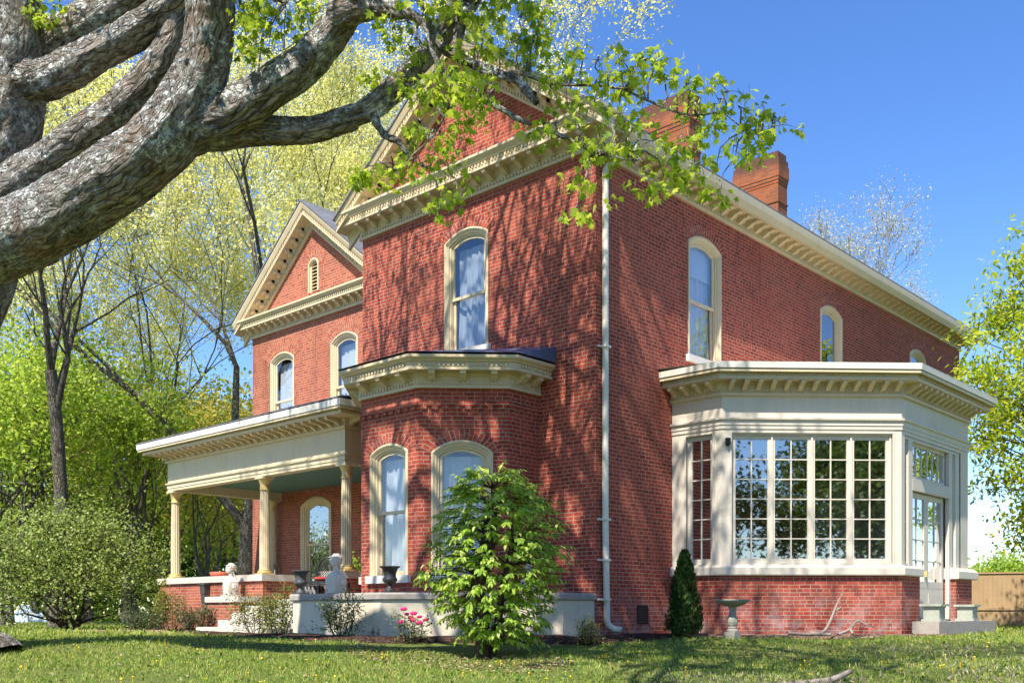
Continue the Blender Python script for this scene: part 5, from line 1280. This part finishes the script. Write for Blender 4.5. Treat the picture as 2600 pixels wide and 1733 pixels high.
# ------------------------------------------------------------------ things on the porch and terrace
REDC = plain('coral glaze', (.62, .13, .08), .5, .15, 20); REDF = plain('red cushion cloth', (.4, .05, .04), .85, .15, 20)
p = onplane(556, 1462, 1, -.68); pot = thing('planter_bowl', 'scalloped coral red bowl on the porch wall cap', 'bowl', (p[0], p[1], 1.201))
m = MB(); m.lathe([(.14, 0), (.2, .03), (.22, .08), (.2, .12), (.17, .125), (.15, .1), (.01, .09)], (0, 0, 0), 48, lambda a, z: 1 + .05 * math.cos(a * 14)); build('bowl', m, REDC, pot, smooth=True)
p = onplane(706, 1470, 1, .1); lan = thing('lantern', 'small grey metal lantern beside the middle porch column', 'lantern', (onplane(697, 1450, 1, -.05)[0], -.05, 1.201))
m = MB(); m.box(-.09, .09, -.09, .09, 0, .02); m.box(-.1, .1, -.1, .1, .26, .28); 
for a in (-1, 1):
    for b in (-1, 1): m.box(a * .085 - .01, a * .085 + .01, b * .085 - .01, b * .085 + .01, .02, .26)
build('frame', m, BRONZ, lan); m = MB(); m.lathe([(.03, .021), (.03, .16), (.005, .17)], (0, 0, 0), 12); build('candle', m, WHITE, lan)
def lattice(m, x0, x1, z0, z1, y, n, fx=lambda x, z: (x, z)):
    for s in (1, -1):
        for k in range(-n, n + 1):
            a = []
            for t in np.linspace(0, 1, 9):
                x = x0 + (x1 - x0) * t; z = z0 + (z1 - z0) * (k / n + s * t * (x1 - x0) / (z1 - z0)) if s == 1 else z1 - (z1 - z0) * (k / n + t * (x1 - x0) / (z1 - z0))
                if z0 <= z <= z1: a.append((x, y, z))
            if len(a) > 1: m.tube(a, .006, 4)
p = onplane(808, 1503, 1, -2.5); bn = thing('lattice_bench', 'low black lattice bench on the terrace behind the bronze urn', 'bench', (p[0], -2.3, .53))
m = MB(); lattice(m, -.5, .5, .06, .3, -.18, 8); lattice(m, -.5, .5, .06, .3, .18, 8); m.box(-.52, .52, -.2, .2, .3, .325); m.box(-.52, .52, -.19, -.17, .03, .06); build('seat', m, IRON, bn)
for sx in (-1, 1):
    for sy in (-1, 1):
        m = MB(); m.box(sx * .5 - .02, sx * .5 + .02, sy * .18 - .02, sy * .18 + .02, 0, .3); build('leg', m, IRON, bn)
p = onplane(832, 1480, 1, -1.7); ch = thing('wicker_chair', 'black wicker chair behind the braided bust', 'chair', (p[0] - .05, -1.75, .53), None, .5)
m = MB(); n = 14; arch = [(.25 * math.cos(PI - PI * k / n), .2, .62 + .3 * math.sin(PI * k / n)) for k in range(n + 1)]
m.tube([(-.25, .2, .4)] + arch + [(.25, .2, .4)], .018, 6); lattice(m, -.23, .23, .42, .86, .2, 8); build('backrest', m, IRON, ch)
m = MB(); m.box(-.25, .25, -.22, .2, .37, .41); build('seat', m, IRON, ch)
for sx in (-1, 1):
    for sy in (-1, 1): m = MB(); m.box(sx * .23 - .015, sx * .23 + .015, sy * .2 - .015 - .01, sy * .2 + .005, 0, .37); build('leg', m, IRON, ch)
cu = thing('cushion', 'red cushion on the black wicker chair', 'cushion', (p[0] - .05, -1.75, .945), None, .5); m = MB(); m.lathe([(.02, 0), (.2, .01), (.22, .045), (.2, .08), (.02, .09)], (0, 0, 0), 20); build('cover', m, REDF, cu, smooth=True)
p = onplane(714, 1500, 1, .3); tb = thing('side_table', 'small black pedestal table at the top of the porch steps', 'table', (p[0], .3, .6)); m = MB(); m.box(-.27, .27, -.25, .25, .5, .54); build('tabletop', m, BLACK, tb)
for a in (-1, 1):
    for b in (-1, 1): m = MB(); m.hexa([(a * .18 - .02, b * .16 - .02, 0), (a * .18 + .02, b * .16 - .02, 0), (a * .18 + .02, b * .16 + .02, 0), (a * .18 - .02, b * .16 + .02, 0), (a * .1 - .02, b * .1 - .02, .5), (a * .1 + .02, b * .1 - .02, .5), (a * .1 + .02, b * .1 + .02, .5), (a * .1 - .02, b * .1 + .02, .5)]); build('leg', m, BLACK, tb)
p = onplane(524, 1525, 1, -.97); mb_ = thing('mailbox', 'narrow grey louvred mailbox on the porch brick', 'mailbox', (p[0], -.96, .48)); m = MB(); m.hexa([(-.08, -.1, 0), (.08, -.1, 0), (.08, .035, 0), (-.08, .035, 0), (-.11, -.14, .5), (.11, -.14, .5), (.11, .035, .5), (-.11, .035, .5)]); build('body', m, BRONZ, mb_)
m = MB(); m.box(-.125, .125, -.16, .035, .501, .54); build('lid', m, BRONZ, mb_)
fern = shrub('potted_fern', 'green fern in the shade beside the right porch column', *onplane(905, 1440, 1, .6)[:2], .4, .5, 12, GRN, 260, .12, group='plants on the porch', cat='plant')[0]; fern.location.z += 1.35

# ------------------------------------------------------------------ fence, wire, far tarp
a = np.array(T(2380, 34, 1550)); b = np.array(T(2640, 33, 1550)); d = (b - a) / np.linalg.norm(b - a); fr = Fr(tuple(a), tuple(d)); L = np.linalg.norm(b - a) + 4
fe = thing('wooden_fence', 'weathered tall board fence beyond the sunroom', 'fence', (a[0], a[1], gz(*a))); hz = .283 + (1553 - 1452) / FPX * 33.5; m = MB(); k = 0.
while k < L: m.fbox(fr, k, k + .138, -.2, hz - .04 + .01 * math.sin(k * 9), -.01, .012); k += .142
o = build('boards', m, WOODF, fe); o.location = -fe.location
m = MB(); m.fbox(fr, 0, L, hz - .05, hz, -.06, .05); m.fbox(fr, 0, L, .35, .44, .014, .05); o = build('rail', m, WOODF, fe); o.location = -fe.location
for q in range(int(L / 2.4) + 1): m = MB(); m.fbox(fr, q * 2.4 + .3, q * 2.4 + .42, -.2, hz - .055, .052, .15); o = build('post', m, WOODF, fe); o.location = -fe.location
m = MB(); w0, w1 = at(-260, 1205, 42), at(900, 1236, 40); m.tube([w0 + (w1 - w0) * i / 12 - np.array([0, 0, .25 * math.sin(PI * i / 12)]) for i in range(13)], .014, 5)
o = build('utility_wire', m, plain('grey cable', (.3, .3, .3), .6)); tag(o, 'thin grey utility wire strung through the trees at left', 'wire')
c = at(72, 1572, 50); tp_ = thing('tarp', 'pale blue tarp pitched beyond the left trees', 'tarp', (c[0], c[1], gz(c[0], c[1]))); m = MB(); m.hexa([(-.9, -.6, 0), (.9, -.6, 0), (.9, .6, 0), (-.9, .6, 0), (-.05, -.4, .9), (.05, -.4, .9), (.05, .4, .9), (-.05, .4, .9)]); build('sheet', m, plain('blue tarp', (.4, .5, .62), .6), tp_)
